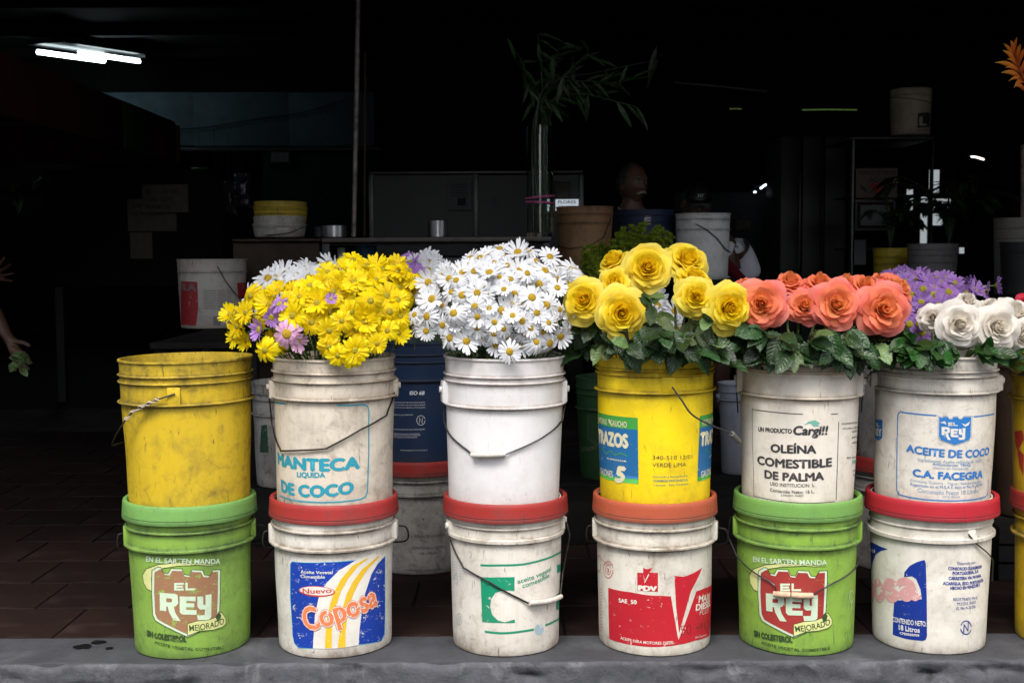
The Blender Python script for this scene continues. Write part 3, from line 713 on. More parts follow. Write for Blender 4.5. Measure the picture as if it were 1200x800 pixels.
# --- mustard bucket at the right edge
rd7 = pr('dull_red_print', (.38, .03, .02), (.62, .42, .015), 95, .3, .3)
L = Lab(U7, 1010, 420, 4.44)
L.poly([(795, 380), (835, 372), (844, 420), (820, 470), (844, 500), (840, 610), (822, 560), (812, 480), (800, 430)], rd7, 0)
for p in (U2, U4, U5, U6, U7, L1, L2, L3, L4, L5, L6): p.finish()

# ---------------------------------------------------------------- setting: kerb, floor, street, shell
def rough_sheet(name, x0, x1, y0, y1, nx, ny, zf, mat, kind='structure'):
    v = []; f = []
    for j in range(ny + 1):
        for i in range(nx + 1):
            x = x0 + (x1 - x0) * i / nx; y = y0 + (y1 - y0) * j / ny; v.append((x, y, zf(x, y)))
    for j in range(ny):
        for i in range(nx):
            a = j * (nx + 1) + i; f.append((a, a + 1, a + nx + 2, a + nx + 1))
    o = mobj(name, pyd(name, v, f), None, mat, 180); o['kind'] = kind; return o
# kerb: profile swept along x with chipped arris
n = N('worn_concrete'); co = n.coord()
c = n.mix(n.mr(n.noise(co, 9, 10, .7), .35, .68), (.026, .027, .032), (.048, .050, .058))
c = n.mix(n.mr(n.noise(co, 70, 8, .75), .55, .75, 0, .6), c, (.012, .012, .014))
c = n.mix(n.mr(n.noise(n.coord(loc=(4, 2, 1)), 3.5, 6, .6, .6), .55, .70, 0, .75), c, (.085, .087, .095))
c = n.mix(n.mr(n.noise(n.coord(scale=(1, 1, 5)), 24, 9, .8, 1.5), .60, .66, 0, .8), c, (.03, .03, .035))
n.bump(n.noise(co, 90, 10, .7), .7, .003); m_kerb = n.fin(c, .82)
n = N('skylit_concrete_face'); co = n.coord()
c = n.mix(n.mr(n.noise(co, 14, 10, .72), .35, .68), (.046, .048, .056), (.090, .093, .106))  # front face coloured lighter for the sky light it catches
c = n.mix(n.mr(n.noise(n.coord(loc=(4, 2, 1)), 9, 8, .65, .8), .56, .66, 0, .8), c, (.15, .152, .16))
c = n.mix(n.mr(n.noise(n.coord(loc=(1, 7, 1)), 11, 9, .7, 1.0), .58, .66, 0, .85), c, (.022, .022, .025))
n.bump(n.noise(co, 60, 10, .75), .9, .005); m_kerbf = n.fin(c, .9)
FE, BE = 2.675, 2.868
def kerb():
    prof = []   # (y, z, rough amount)
    for k in range(25): prof.append((BE - (BE - FE - .012) * k / 24, 0.0, .15))
    for k in range(1, 5): a = k / 4 * math.pi / 2; prof.append((FE + .012 - .012 * math.sin(a), -.012 + .012 * math.cos(a), 1))
    for k in range(1, 16): prof.append((FE - .004 * k / 15, -.012 - .138 * k / 15, .9))
    xs = [-3 + 6 * i / 900 for i in range(901)]; v = []; f = []
    for i, x in enumerate(xs):
        for y, z, ra in prof:
            p = Vector((x * 9, y * 9, z * 9)); q = mnoise.fractal(p * 1.2, 1, 2, 6) ; q2 = mnoise.fractal(p * 5, 1, 2, 4)
            chip = max(0, mnoise.noise(Vector((x * 9, 3.3, z * 30))) - .25) * .06 * ra if ra > .5 else 0
            v.append((x, y + (q2 * .0022 + q * .004) * ra + chip * .6, z + (q * .0016 + q2 * .0007) * (ra + .2) - chip * (.5 if z > -.03 else 0)))
    m = len(prof)
    for i in range(len(xs) - 1):
        for j in range(m - 1): a = i * m + j; f.append((a, a + 1, a + m + 1, a + m))
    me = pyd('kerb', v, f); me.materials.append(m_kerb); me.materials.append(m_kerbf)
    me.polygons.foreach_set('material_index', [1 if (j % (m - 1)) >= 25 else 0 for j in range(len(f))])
    o = mobj('kerb', me, None, None, 180); o['kind'] = 'structure'
    box('kerb_core', (-9, FE + .03, -.2), (9, BE, -.03), m_kerb)['kind'] = 'structure'
kerb()
n = N('asphalt'); co = n.coord(); c = n.mix(n.noise(co, 40, 8, .7), (.03, .03, .032), (.075, .073, .07)); n.bump(n.noise(co, 200, 4, .7), .5, .004); m_asph = n.fin(c, .9)
rough_sheet('street', -200, 200, -200, 2.66, 8, 8, lambda x, y: -.15, m_asph)
# floor and terracotta tiles
m_grout = simple('dark_grout', (.009, .005, .0042), .9)
o = box('floor', (-7, BE + .002, -.2), (7, 14.2, -.004), m_grout); o['kind'] = 'structure'; floor = o
def tile_mat(seed):
    n = N('brown_clay_tile'); co = n.coord(src='Object', loc=(seed * 4, seed, 0))
    info = n.n('ObjectInfo')
    c = n.mix(n.mr(n.noise(co, 9, 8, .7), .3, .7), (.0085, .0036, .0028), (.016, .0068, .0052))
    c = n.mix(n.mr(n.noise(n.coord(loc=(seed, 2, 1), src='Generated'), 2, 3, .5), .5, .8, 0, .5), c, (.06, .04, .035))
    hv = n.n('HueSaturation'); n.l(c, hv.inputs['Color']); n.l(n.mr(info.outputs['Random'], 0, 1, .75, 1.25), hv.inputs['Value'])
    n.bump(n.noise(co, 60, 6, .6), .3, .002); return n.fin(hv.outputs[0], .75, .2)
tm = [tile_mat(i) for i in range(2)]
TS = .2515; tmesh = []
for k in range(3):
    bm = bmesh.new(); add_box(bm, (-TS / 2 + .0035, -TS / 2 + .0035, -.011), (TS / 2 - .0035, TS / 2 - .0035, 0), bevel=.0025)
    me = bpy.data.meshes.new('tile'); bm.to_mesh(me); bm.free(); me.materials.append(tm[k % 2]); tmesh.append(me)
cnt = 0; far_v = []; far_f = []
for r_ in range(18):
    y = BE + .004 + TS / 2 + r_ * TS; hx = y * .47 + .3
    nx = int(hx / TS) + 1
    for i in range(-nx, nx + 1):
        x = i * TS + (.11 if r_ % 2 else 0)
        if cnt < 290:
            t = bpy.data.objects.new('tile', random.choice(tmesh)); t.location = (x, y, random.uniform(-.0008, .0008)); t.rotation_euler = (random.uniform(-.003, .003), random.uniform(-.003, .003), 0); link(t, floor); cnt += 1
        else:
            b = len(far_v); h_ = TS / 2 - .004; z = random.uniform(-.001, .001)
            far_v += [(x - h_, y - h_, z), (x + h_, y - h_, z), (x + h_, y + h_, z), (x - h_, y + h_, z)]; far_f.append((b, b + 1, b + 2, b + 3))
o = mobj('far_tiles', pyd('far_tiles', far_v, far_f), floor, tm[0]); o['kind'] = 'stuff'

m_dark = simple('near_black_paint', (.007, .0065, .006), .9, 0, .3, 3)  # walls and ceiling coloured near black so the interior stays dark
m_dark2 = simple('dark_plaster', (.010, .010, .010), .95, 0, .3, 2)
m_bluew = simple('dusty_blue_paint', (.075, .115, .135), .9, 0, .22, 6, bump=.1)
BWY = 12.6
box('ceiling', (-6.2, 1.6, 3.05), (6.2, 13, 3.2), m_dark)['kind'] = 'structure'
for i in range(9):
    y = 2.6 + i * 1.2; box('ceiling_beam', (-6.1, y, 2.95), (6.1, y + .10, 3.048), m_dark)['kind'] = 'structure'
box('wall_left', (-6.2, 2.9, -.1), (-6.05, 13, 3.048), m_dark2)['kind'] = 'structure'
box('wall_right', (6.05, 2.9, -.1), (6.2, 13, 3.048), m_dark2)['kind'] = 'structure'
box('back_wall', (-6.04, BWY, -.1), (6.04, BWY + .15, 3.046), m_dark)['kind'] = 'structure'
# unseen houses behind the viewer, added to block low sky light; gap gives highlights
m_opp = simple('grey_street_wall', (.10, .095, .09), .95, 0, .2, 1)
o = thing('sky_blocker_house', 'plain grey building across the street behind the viewer', 'building', (0, -9, -.15))
box('wall', (-30, -1, 0), (-.9, 0, 5.2), m_opp, o); box('roof', (-30.2, -4, 5.2), (-.9, .3, 5.4), m_dark2, o)
o = thing('sky_blocker_house', 'second grey building across the street, beyond a narrow alley', 'building', (0, -9, -.15)); box('wall', (2.4, -1, 0), (30, 0, 5.2), m_opp, o); box('roof', (2.4, -4, 5.2), (30.2, .3, 5.4), m_dark2, o)

# ---------------------------------------------------------------- second row of buckets and the low shelf they stand on
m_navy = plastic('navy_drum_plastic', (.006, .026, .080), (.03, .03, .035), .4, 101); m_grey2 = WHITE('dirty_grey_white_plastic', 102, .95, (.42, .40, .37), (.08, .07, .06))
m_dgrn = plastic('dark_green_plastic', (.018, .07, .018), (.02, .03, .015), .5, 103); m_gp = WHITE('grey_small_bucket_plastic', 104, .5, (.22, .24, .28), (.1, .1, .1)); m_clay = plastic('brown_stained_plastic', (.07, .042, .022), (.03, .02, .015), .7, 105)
m_wood2 = simple('dark_weathered_wood', (.012, .011, .0105), .8, 0, .4, 9, .3)
G2 = 'buckets in the second row behind'
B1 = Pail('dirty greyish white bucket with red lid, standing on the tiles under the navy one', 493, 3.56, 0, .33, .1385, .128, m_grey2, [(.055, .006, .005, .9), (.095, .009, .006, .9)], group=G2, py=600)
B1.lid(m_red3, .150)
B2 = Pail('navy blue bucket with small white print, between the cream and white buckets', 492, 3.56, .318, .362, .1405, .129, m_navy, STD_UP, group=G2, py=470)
wn = pr('white_print_on_navy', (.66, .68, .70), (.010, .035, .13), 106, .1, .1)
L = Lab(B2, 440, 390, 2.667)
L.text('ISO 68', (107, 193), (153, 193), 11, wn, .04, 1, shear=.15)
for i, (y, x1) in enumerate(((218, 155), (226, 156), (234, 156), (257, 117), (302, 154), (316, 138), (321, 140), (327, 130), (367, 163))):
    L.text('aceite hidraulico para uso industrial pesado' if i % 2 else 'especificaciones lubricante mineral grado', (57 if i < 8 else 78, y), (x1, y), 4.2, wn, .0, 1)
L.stroke(ell(142, 273, 13, 15, 20), 2, wn, 0); L.stroke([(137, 282), (138, 265), (146, 282), (147, 265)], 2, wn, 1); B2.finish()
gk = pr('grey_print_on_bucket', (.07, .07, .07), (.52, .50, .47), 107, .3, .4)
L = Lab(B1, 440, 390, 2.667)
L.text('C.A. GRASAS DE VALENCIA', (102, 638), (215, 634), 8, gk, .02, 1); L.text('CONTENIDO NETO', (112, 675), (212, 672), 9, gk, .02, 1); L.text('180 LITROS', (138, 692), (190, 690), 7, gk, .02, 1); L.text('industria venezolana', (95, 742), (215, 738), 6, gk, .02, 1); B1.finish()
# low shelf of planks
shelf = thing('low_shelf', 'low dark wooden shelf behind the front row carrying the back buckets', 'shelf', (0, 4.2, 0))
for i in range(4):
    box('plank', (-1.2, -.36 + i * .25, .115), (1.75, -.36 + i * .25 + .242, .14), m_wood2, shelf, .004)
box('front_board', (-1.2, -.40, .0), (1.75, -.365, .142), m_wood2, shelf, .004)
for x in (-1.17, .25, 1.68): box('leg', (x, .55, 0), (x + .05, .62, .113), m_wood2, shelf)
B3 = Pail('dark green bucket on the low shelf, shaded behind the yellow paint bucket', 722, 4.25, .14, .36, .142, .129, m_dgrn, STD_UP, group=G2, py=500)
dg = pr('dim_cream_print', (.10, .12, .06), (.03, .13, .025), 108, .4, .4)
L = Lab(B3, 640, 400, 3.64); L.text('EN EL SARTEN', (155, 300), (225, 296), 12, dg, .02, 1); L.stroke([(180, 315), (178, 410), (215, 440), (240, 425)], 8, dg, 0); L.text('MEJORADO', (150, 470), (215, 460), 16, dg, .04, 1); B3.finish()
B4 = Pail('small grey white bucket on the low shelf, in the gap beside the cream bucket', 865, 4.3, .14, .33, .072, .058, m_gp, [(.03, .004, .003, .6), (.06, .006, .004, .6)], group=G2, py=500)
B4.H = .33; B4.lug(-80, .04, .03, .02, .006)
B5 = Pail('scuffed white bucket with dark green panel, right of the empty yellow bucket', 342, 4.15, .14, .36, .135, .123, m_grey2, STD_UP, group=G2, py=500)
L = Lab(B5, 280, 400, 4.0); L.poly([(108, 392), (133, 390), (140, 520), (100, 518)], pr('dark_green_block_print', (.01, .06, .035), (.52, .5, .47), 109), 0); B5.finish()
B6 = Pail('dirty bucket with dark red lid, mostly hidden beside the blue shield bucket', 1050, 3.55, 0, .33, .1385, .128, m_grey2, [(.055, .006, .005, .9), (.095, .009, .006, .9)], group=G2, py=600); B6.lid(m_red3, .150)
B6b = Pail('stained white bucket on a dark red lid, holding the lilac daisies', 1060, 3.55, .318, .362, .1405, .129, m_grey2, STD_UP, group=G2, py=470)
B7 = Pail('tall brown clay coloured bucket in the shade at the right, behind the front row', 1212, 3.5, .16, .50, .125, .10, m_clay, [(.06, .006, .006, .6)], group=G2, py=480)
box_ = thing('wooden_crate', 'dark wooden crate under the brown bucket at the right', 'crate', (B7.x, 3.5, 0))
for i in range(3): box('slat', (-.16, -.16, .002 + i * .053), (.16, -.145, .047 + i * .053), m_wood2, box_)
box('top_board', (-.16, -.144, .12), (.16, .16, .157), m_wood2, box_); 
for sx in (-.16, .145): box('side_board', (sx, -.143, .002), (sx + .015, .16, .118), m_wood2, box_)

# ---------------------------------------------------------------- daisies
def petal_mat(name, stops, transl=.25, rough=.55, var=.12, vein=.10):
    n = N(name); at = n.n('Attribute', attribute_name='t'); info = n.n('ObjectInfo')
    c = n.ramp(at.outputs['Fac'], stops)
    co = n.coord(scale=(1, 1, 1)); c = n.mix(n.mr(n.noise(co, 300, 3, .5), .4, .7, 0, vein), c, tuple(x * .6 for x in stops[0][1]))
    hv = n.n('HueSaturation'); n.l(c, hv.inputs['Color']); n.l(n.mr(info.outputs['Random'], 0, 1, 1 - var, 1), hv.inputs['Value']); n.l(n.mr(info.outputs['Random'], 0, 1, .494, .506), hv.inputs['Hue'])
    n.fin(hv.outputs[0], rough, .25)
    tr = n.n('BsdfTranslucent'); n.l(hv.outputs[0], tr.inputs[0]); mx = n.n('MixShader'); mx.inputs[0].default_value = transl
    n.l(n.b.outputs[0], mx.inputs[1]); n.l(tr.outputs[0], mx.inputs[2]); n.l(mx.outputs[0], n.out.inputs[0]); return n.m
pm_w = petal_mat('white_daisy_petal', [(0, (.70, .72, .58)), (.25, (.78, .79, .82)), (1, (.80, .82, .86))], .2, var=.12)
pm_y = petal_mat('yellow_daisy_petal', [(0, (.82, .55, .0)), (.3, (.93, .70, .0)), (1, (.96, .80, .01))], .36)
pm_p = petal_mat('lilac_daisy_petal', [(0, (.44, .30, .52)), (.3, (.37, .17, .54)), (1, (.46, .26, .62))], .2)
pm_k = petal_mat('pink_daisy_petal', [(0, (.75, .62, .66)), (.3, (.70, .36, .58)), (1, (.78, .50, .68))], .2)
def disc_mat(name, a, b):
    n = N(name); co = n.coord(); f = n.noise(co, 420, 3, .6); c = n.mix(n.mr(f, .4, .62), a, b); n.bump(f, .9, .002); return n.fin(c, .8)
dm_y = disc_mat('golden_disc', (.28, .17, .002), (.48, .31, .005)); dm_g = disc_mat('olive_disc', (.22, .20, .005), (.42, .34, .01))
m_stem = simple('green_stem', (.16, .27, .07), .55, 0, .3, 30); m_dleaf = simple('daisy_leaf', (.045, .10, .03), .6, 0, .35, 40)
def daisy_mesh(rr, n1, width, droop, seed, layers=1, rc=.17):
    rnd = random.Random(seed); v = []; f = []; T = []
    for ly in range(layers):
        for k in range(n1):
            a = 2 * math.pi * (k + .5 * ly) / n1 + rnd.uniform(-.09, .09); ln = rr * rnd.uniform(.90, 1.06) * (1 - .08 * ly)
            wd = width * rnd.uniform(.85, 1.15); dr = droop + rnd.uniform(-.12, .14); tw = rnd.uniform(-.35, .35); lift = rnd.uniform(-.04, .12) + .10 * ly
            b = len(v); ns = 6
            for i in range(ns + 1):
                t = i / ns; r_ = rr * rc * .7 + (ln - rr * rc * .7) * t
                ww = wd * (.30 + .70 * math.sin(min(1, t * 1.25 + .12) * math.pi * .5)) * (1 if t < .82 else math.sqrt(max(0.05, 1 - ((t - .82) / .19) ** 2)))
                z = rr * (lift * t * 1.5 - dr * t * t)
                for s_ in (-1, 0, 1):
                    zz = z - (.10 * ww if s_ == 0 else 0) + tw * s_ * ww * .5
                    v.append((r_ * math.cos(a) - s_ * ww * .5 * math.sin(a), r_ * math.sin(a) + s_ * ww * .5 * math.cos(a), zz + .0004 * (k % 2))); T.append(t)
            for i in range(ns):
                for j in range(2): q = b + i * 3 + j; f.append((q, q + 3, q + 4, q + 1))
    me = pyd('petals', v, f); at = me.attributes.new('t', 'FLOAT', 'POINT'); at.data.foreach_set('value', T)
    me.polygons.foreach_set('use_smooth', [True] * len(f)); return me
def disc_mesh(r_, h_):
    bm = bmesh.new(); bmesh.ops.create_uvsphere(bm, u_segments=14, v_segments=8, radius=r_)
    for v in bm.verts: v.co.z = v.co.z / r_ * h_ * (1 if v.co.z > 0 else 1.3)
    me = bpy.data.meshes.new('flower_center'); bm.to_mesh(me); bm.free(); me.polygons.foreach_set('use_smooth', [True] * len(me.polygons)); return me
def flower_set(rr, n1, width, pm, dm, layers, rc, seed):
    P_ = [daisy_mesh(rr, n1, width, d, seed + i, layers, rc) for i, d in enumerate((.0, .16, .32, .5, -.28, .85))]
    for m in P_: m.materials.append(pm)
    dme = disc_mesh(rr * rc * 1.08, rr * .12); dme.materials.append(dm); return P_, dme
SW = flower_set(.0325, 19, .0066, pm_w, dm_y, 1, .27, 10); SY = flower_set(.036, 15, .0078, pm_y, dm_g, 2, .22, 30)
SP = flower_set(.027, 17, .0066, pm_p, dm_g, 1, .28, 50); SK = flower_set(.031, 13, .0100, pm_k, dm_y, 1, .30, 70)
def stem_mesh(p0, p1, d0, rad=.0016, local=None, leafy=0, rnd=random):
    """p0 the head's underside, leaving along -d0, ending at p1"""
    L0 = (p1 - p0).length
    a = p0 - d0 * L0 * .22; m = (a + p1) / 2 + Vector((0, 0, -.02)); m = a.lerp(p1, .5)
    pts = catmull([p0, a, m, p1], 4)
    v, f = tube_data(pts, rad, 5, False)
    return pts, v, f
def leaf_blade(v, f, p, d, up, ln, wd, n=4):
    s_ = d.cross(up); s_ = s_.normalized() if s_.length > 1e-5 else Vector((1, 0, 0)); b = len(v)
    for i in range(n + 1):
        t = i / n; c = p + d * ln * t - Vector((0, 0, ln * .35 * t * t)); w_ = wd * math.sin(math.pi * min(.98, t * .92 + .08)) * .5 * (1 + .25 * math.sin(t * 18))
        for k in (-1, 0, 1): v.append(c + s_ * w_ * k + (up * w_ * .3 if k else Vector((0, 0, 0))))
    for i in range(n):
        for j in range(2): q = b + i * 3 + j; f.append((q, q + 3, q + 4, q + 1))
def place_daisy(name, label, group, S, pos, nrm, sc_, target, rnd, leafy=1, cat='daisy'):
    t = thing(name, label, cat, pos, 0, group)
    q = nrm.to_track_quat('Z', 'Y').to_matrix().to_4x4() @ Matrix.Rotation(rnd.uniform(0, 6.28), 4, 'Z')
    M = q @ Matrix.Scale(sc_, 4)
    o = bpy.data.objects.new('petals', S[0][rnd.choice((0, 0, 1, 1, 2, 2, 3, 4, 4))] if rnd.random() > .12 else S[0][5]); link(o, t); o.matrix_local = M
    c = bpy.data.objects.new('flower_center', S[1]); link(c, t); c.matrix_local = M
    pts, v, f = stem_mesh(-nrm * .002, target - pos, nrm)
    me = pyd('stem', v, f); mobj('stem', me, t, m_stem, 180)
    if leafy:
        v = []; f = []
        for k in range(rnd.choice((2, 3, 4))):
            i = rnd.randint(3, len(pts) - 4); d = Vector((rnd.uniform(-1, 1), rnd.uniform(-1, .4), rnd.uniform(-.1, .8))).normalized()
            leaf_blade(v, f, pts[i], d, Vector((0, 0, 1)), rnd.uniform(.02, .045), rnd.uniform(.008, .015))
        mobj('leaves', pyd('leaves', v, f), t, m_dleaf, 180)
    return t
def inside(poly, x, y):
    c = False; j = len(poly) - 1
    for i in range(len(poly)):
        if (poly[i][1] > y) != (poly[j][1] > y) and x < (poly[j][0] - poly[i][0]) * (y - poly[i][1]) / (poly[j][1] - poly[i][1]) + poly[i][0]: c = not c
        j = i
    return c
def bunch(name, label, group, S, poly, fixed, n, mind, Y0, depth, cpx, pail, rnd, sc_=(.80, 1.0), rimz=.69, jitter=.026, upk=.55, cat='daisy', backk=0, upward=0, special={}, block=()):
    xs = [p[0] for p in poly]; ys = [p[1] for p in poly]; x0, x1, y0, y1 = min(xs), max(xs), min(ys), max(ys)
    cx, cy = (x0 + x1) / 2, y1 - (y1 - y0) * .35
    pts = [(x, y, 1) for x, y in fixed]; tries = 0; nb = len(block); pts = [(x, y, 2) for x, y in block] + pts
    while len(pts) < n and tries < 6000:
        tries += 1; x = rnd.uniform(x0, x1); y = rnd.uniform(y0, y1)
        k = 1 if y > y0 + (y1 - y0) * .35 else .72
        if inside(poly, x, y) and all((x - a) ** 2 + (y - b) ** 2 > (mind * k) ** 2 for a, b, _ in pts): pts.append((x, y, 0))
    out = []
    def put(x, y, fx, back=False):
        if not fx:
            x += rnd.gauss(0, 2.5); y -= abs(rnd.gauss(0, 5)) if y < y0 + (y1 - y0) * .45 else 0
        nx = (x - cx) / ((x1 - x0) / 2); ny = (cy - y) / ((y1 - y0) * .65 if y < cy else (y1 - y0) * .6)
        rr2 = min(1, nx * nx + ny * ny); bul = math.sqrt(max(0.0, 1 - rr2 * .92))
        Y = Y0 - depth * bul * (1 if not back else -1) + rnd.uniform(-jitter, jitter) - (.014 if fx else 0)
        if y < cy: Y += depth * .35 * max(0, ny)
        if fx and y > 410: Y = pail.Y - pail.rt - .03
        pos = P(x, y, Y)
        nrm = Vector((nx * .85, -(.35 + bul) * (1 if not back else -.6), max(-.35, ny * upk + .18 + upward))) + Vector((rnd.uniform(-.6, .6), rnd.uniform(-.2, .3), rnd.uniform(-.45, .6))) * (.35 if fx else 1)
        nrm.normalize()
        a = rnd.uniform(0, 6.28); q = rnd.uniform(.0, .085)
        tgt = Vector((pail.x + nx * .07 + math.cos(a) * q * .5, pail.Y - .03 + math.sin(a) * q, rimz - rnd.uniform(.03, .10)))
        out.append(place_daisy(name, label, group, S, pos, nrm, rnd.uniform(*sc_), tgt, rnd, cat=cat))
    for i, (x, y, fx) in enumerate(pts):
        if fx == 2: continue
        put(x, y, fx)
        if i - nb in special: out[-1]['label'] = special[i - nb]
    for _ in range(backk):
        x = rnd.uniform(x0 + 15, x1 - 15); y = rnd.uniform(y0 + 12, y0 + (y1 - y0) * .5)
        if inside(poly, x, y): put(x, y, 0, True)
    return out
rnd = random.Random(11)
zz = lambda L_, x0, y0, s_: [(x0 + a / s_, y0 + b / s_) for a, b in L_]
white_fixed = zz([(597, 487), (357, 433), (495, 517), (604, 622), (770, 557), (759, 480), (847, 432), (915, 490), (692, 235), (481, 395), (547, 318), (372, 240), (345, 310), (843, 128), (478, 188), (545, 168), (128, 443), (335, 578), (397, 528), (230, 350), (290, 388), (512, 107), (950, 187), (980, 412), (817, 342), (715, 322), (475, 270), (790, 200), (408, 328), (640, 420), (686, 660)], 460, 280, 5)
bunch('white_daisy', 'white daisy with golden centre in the big bunch in the plain white bucket', 'white daisies in the plain white bucket', SW,
      [(478, 352), (500, 335), (520, 318), (540, 305), (565, 296), (600, 296), (628, 298), (648, 308), (672, 320), (690, 332), (686, 352), (676, 374), (668, 395), (650, 405), (625, 400), (600, 412), (570, 402), (535, 402), (510, 392), (480, 380), (472, 370)],
      white_fixed, 165, 12.2, 2.86, .17, 580, U3, rnd, sc_=(.70, 1.04), backk=34, special={3: 'lowest white daisy, hanging over the middle of the plain white bucket rim', 13: 'white daisy standing up clear at the top right of the big white bunch', 17: 'white daisy hanging low at the left, just above the white bucket rim', 7: 'large front facing white daisy low at the right, near the leftmost yellow rose', 16: 'white daisy low at the far left of the big bunch beside the yellow bunch'})
yel_fixed = zz([(540, 478), (713, 470), (843, 475), (988, 418), (878, 355), (972, 325), (1045, 275), (915, 600), (770, 680), (690, 670), (270, 640), (110, 500), (90, 570), (715, 335), (570, 365), (640, 525), (1040, 540), (470, 330), (860, 150), (950, 170), (780, 240), (160, 420), (430, 440), (390, 350), (640, 620), (790, 640)], 255, 280, 4.9)
bunch('yellow_daisy', 'yellow daisy with olive centre in the bunch in the bucket with turquoise lettering', 'yellow daisies in the stained cream bucket', SY,
      [(268, 372), (285, 352), (320, 345), (360, 335), (395, 322), (420, 310), (455, 308), (480, 320), (490, 335), (478, 352), (470, 372), (458, 385), (440, 396), (410, 385), (380, 382), (350, 374), (330, 395), (315, 412), (290, 405), (272, 398)],
      yel_fixed, 112, 14, 2.84, .15, 385, U2, rnd, sc_=(.70, 1.0), backk=16, block=[(336, 391), (303, 386), (327, 356), (318, 372), (349, 400)], special={7: 'yellow daisy low at the right over bare stems, wide open', 8: 'right one of the two yellow daisies drooping over the cream bucket rim', 9: 'left one of the two yellow daisies drooping over the cream bucket rim', 10: 'yellow daisy hanging lowest at the left, beside the pink daisies', 6: 'yellow daisy highest at the right, beside the white bunch'})
for i, (x, y, s_, d) in enumerate(((336, 391, 1.12, (-.1, -1, .1)), (303, 386, 1.02, (-.8, -.7, .1)), (327, 356, .9, (-.3, -.6, .5)), (318, 372, .9, (.6, -.7, .1)), (349, 400, .8, (.6, -.7, -.4)), (388, 350, .55, (.1, -.9, .3)))):
    lab = ('pink daisy facing front with golden centre, low among the yellow daisies', 'mauve daisy turned left at the left side of the yellow bunch', 'mauve daisy on top of the pink cluster in the yellow bunch', 'mauve daisy in the middle of the pink cluster, half hidden', 'pink daisy drooping under the front facing pink daisy', 'tiny lilac daisy peeping between yellow daisies near their middle')[i]
    Yd = (2.66, 2.68, 2.69, 2.69, 2.67, 2.68)[i]
    place_daisy('pink_daisy', lab, 'pink daisies among the yellow ones', SK if i in (0, 4) else SP, P(x, y, Yd), Vector(d).normalized(), s_, Vector((U2.x - .04, 2.80, .66)), rnd)
# row behind: white ones at the left, white and lilac ones in the navy drum
bunch('white_daisy', 'white daisy in the loose bunch rising behind the yellow daisies on the left', 'white daisies behind the yellow bunch', SW,
      [(288, 355), (300, 335), (330, 322), (370, 312), (400, 312), (402, 325), (380, 335), (340, 345), (320, 352)],
      [(293, 346), (316, 346), (337, 338), (348, 324), (383, 318), (395, 316), (362, 326)], 22, 12.5, 3.15, .10, 350, B5, rnd, sc_=(1.05, 1.25), rimz=.50, jitter=.01)
bunch('white_daisy', 'white daisy in the bunch in the navy drum, between yellow and white bunches', 'white daisies in the navy drum', SW,
      [(470, 325), (480, 312), (495, 303), (512, 303), (520, 320), (500, 335), (480, 340)], [(502, 308), (512, 306), (488, 312)], 16, 9.5, 3.35, .10, 490, B2, rnd, sc_=(1.05, 1.25), rimz=.66, jitter=.01)
bunch('lilac_daisy', 'lilac daisy in the navy drum, just behind the top of the yellow bunch', 'lilac daisies in the navy drum', SP,
      [(455, 322), (462, 309), (478, 308), (490, 318), (495, 330), (480, 335)], [(463, 312), (475, 312), (491, 323)], 9, 9, 3.28, .06, 480, B2, rnd, sc_=(1.1, 1.25), rimz=.66, jitter=.01)
lil_fixed = zz([(395, 240), (318, 288), (330, 205), (258, 240), (207, 330), (245, 425), (150, 480), (322, 480), (490, 223)], 1020, 300, 5.33)
bunch('lilac_daisy', 'lilac daisy with olive centre in the bunch between coral and white roses', 'lilac daisies between coral and white roses', SP,
      [(1030, 330), (1040, 322), (1070, 319), (1092, 326), (1115, 330), (1140, 334), (1165, 345), (1150, 352), (1110, 352), (1090, 370), (1075, 388), (1050, 396), (1040, 385), (1045, 360)], lil_fixed, 62, 9.5, 3.26, .16, 1085, B6b, rnd, sc_=(1.0, 1.2), rimz=.66, backk=10)
bunch('white_daisy', 'white daisy peeping out behind the stems of the yellow roses', 'white daisies behind the yellow roses', SW, [(735, 350), (790, 345), (795, 385), (760, 392), (735, 375)], [(770, 358), (762, 372), (790, 365), (740, 350)], 7, 12, 3.3, .05, 760, B3, rnd, sc_=(1.1, 1.3), rimz=.5)

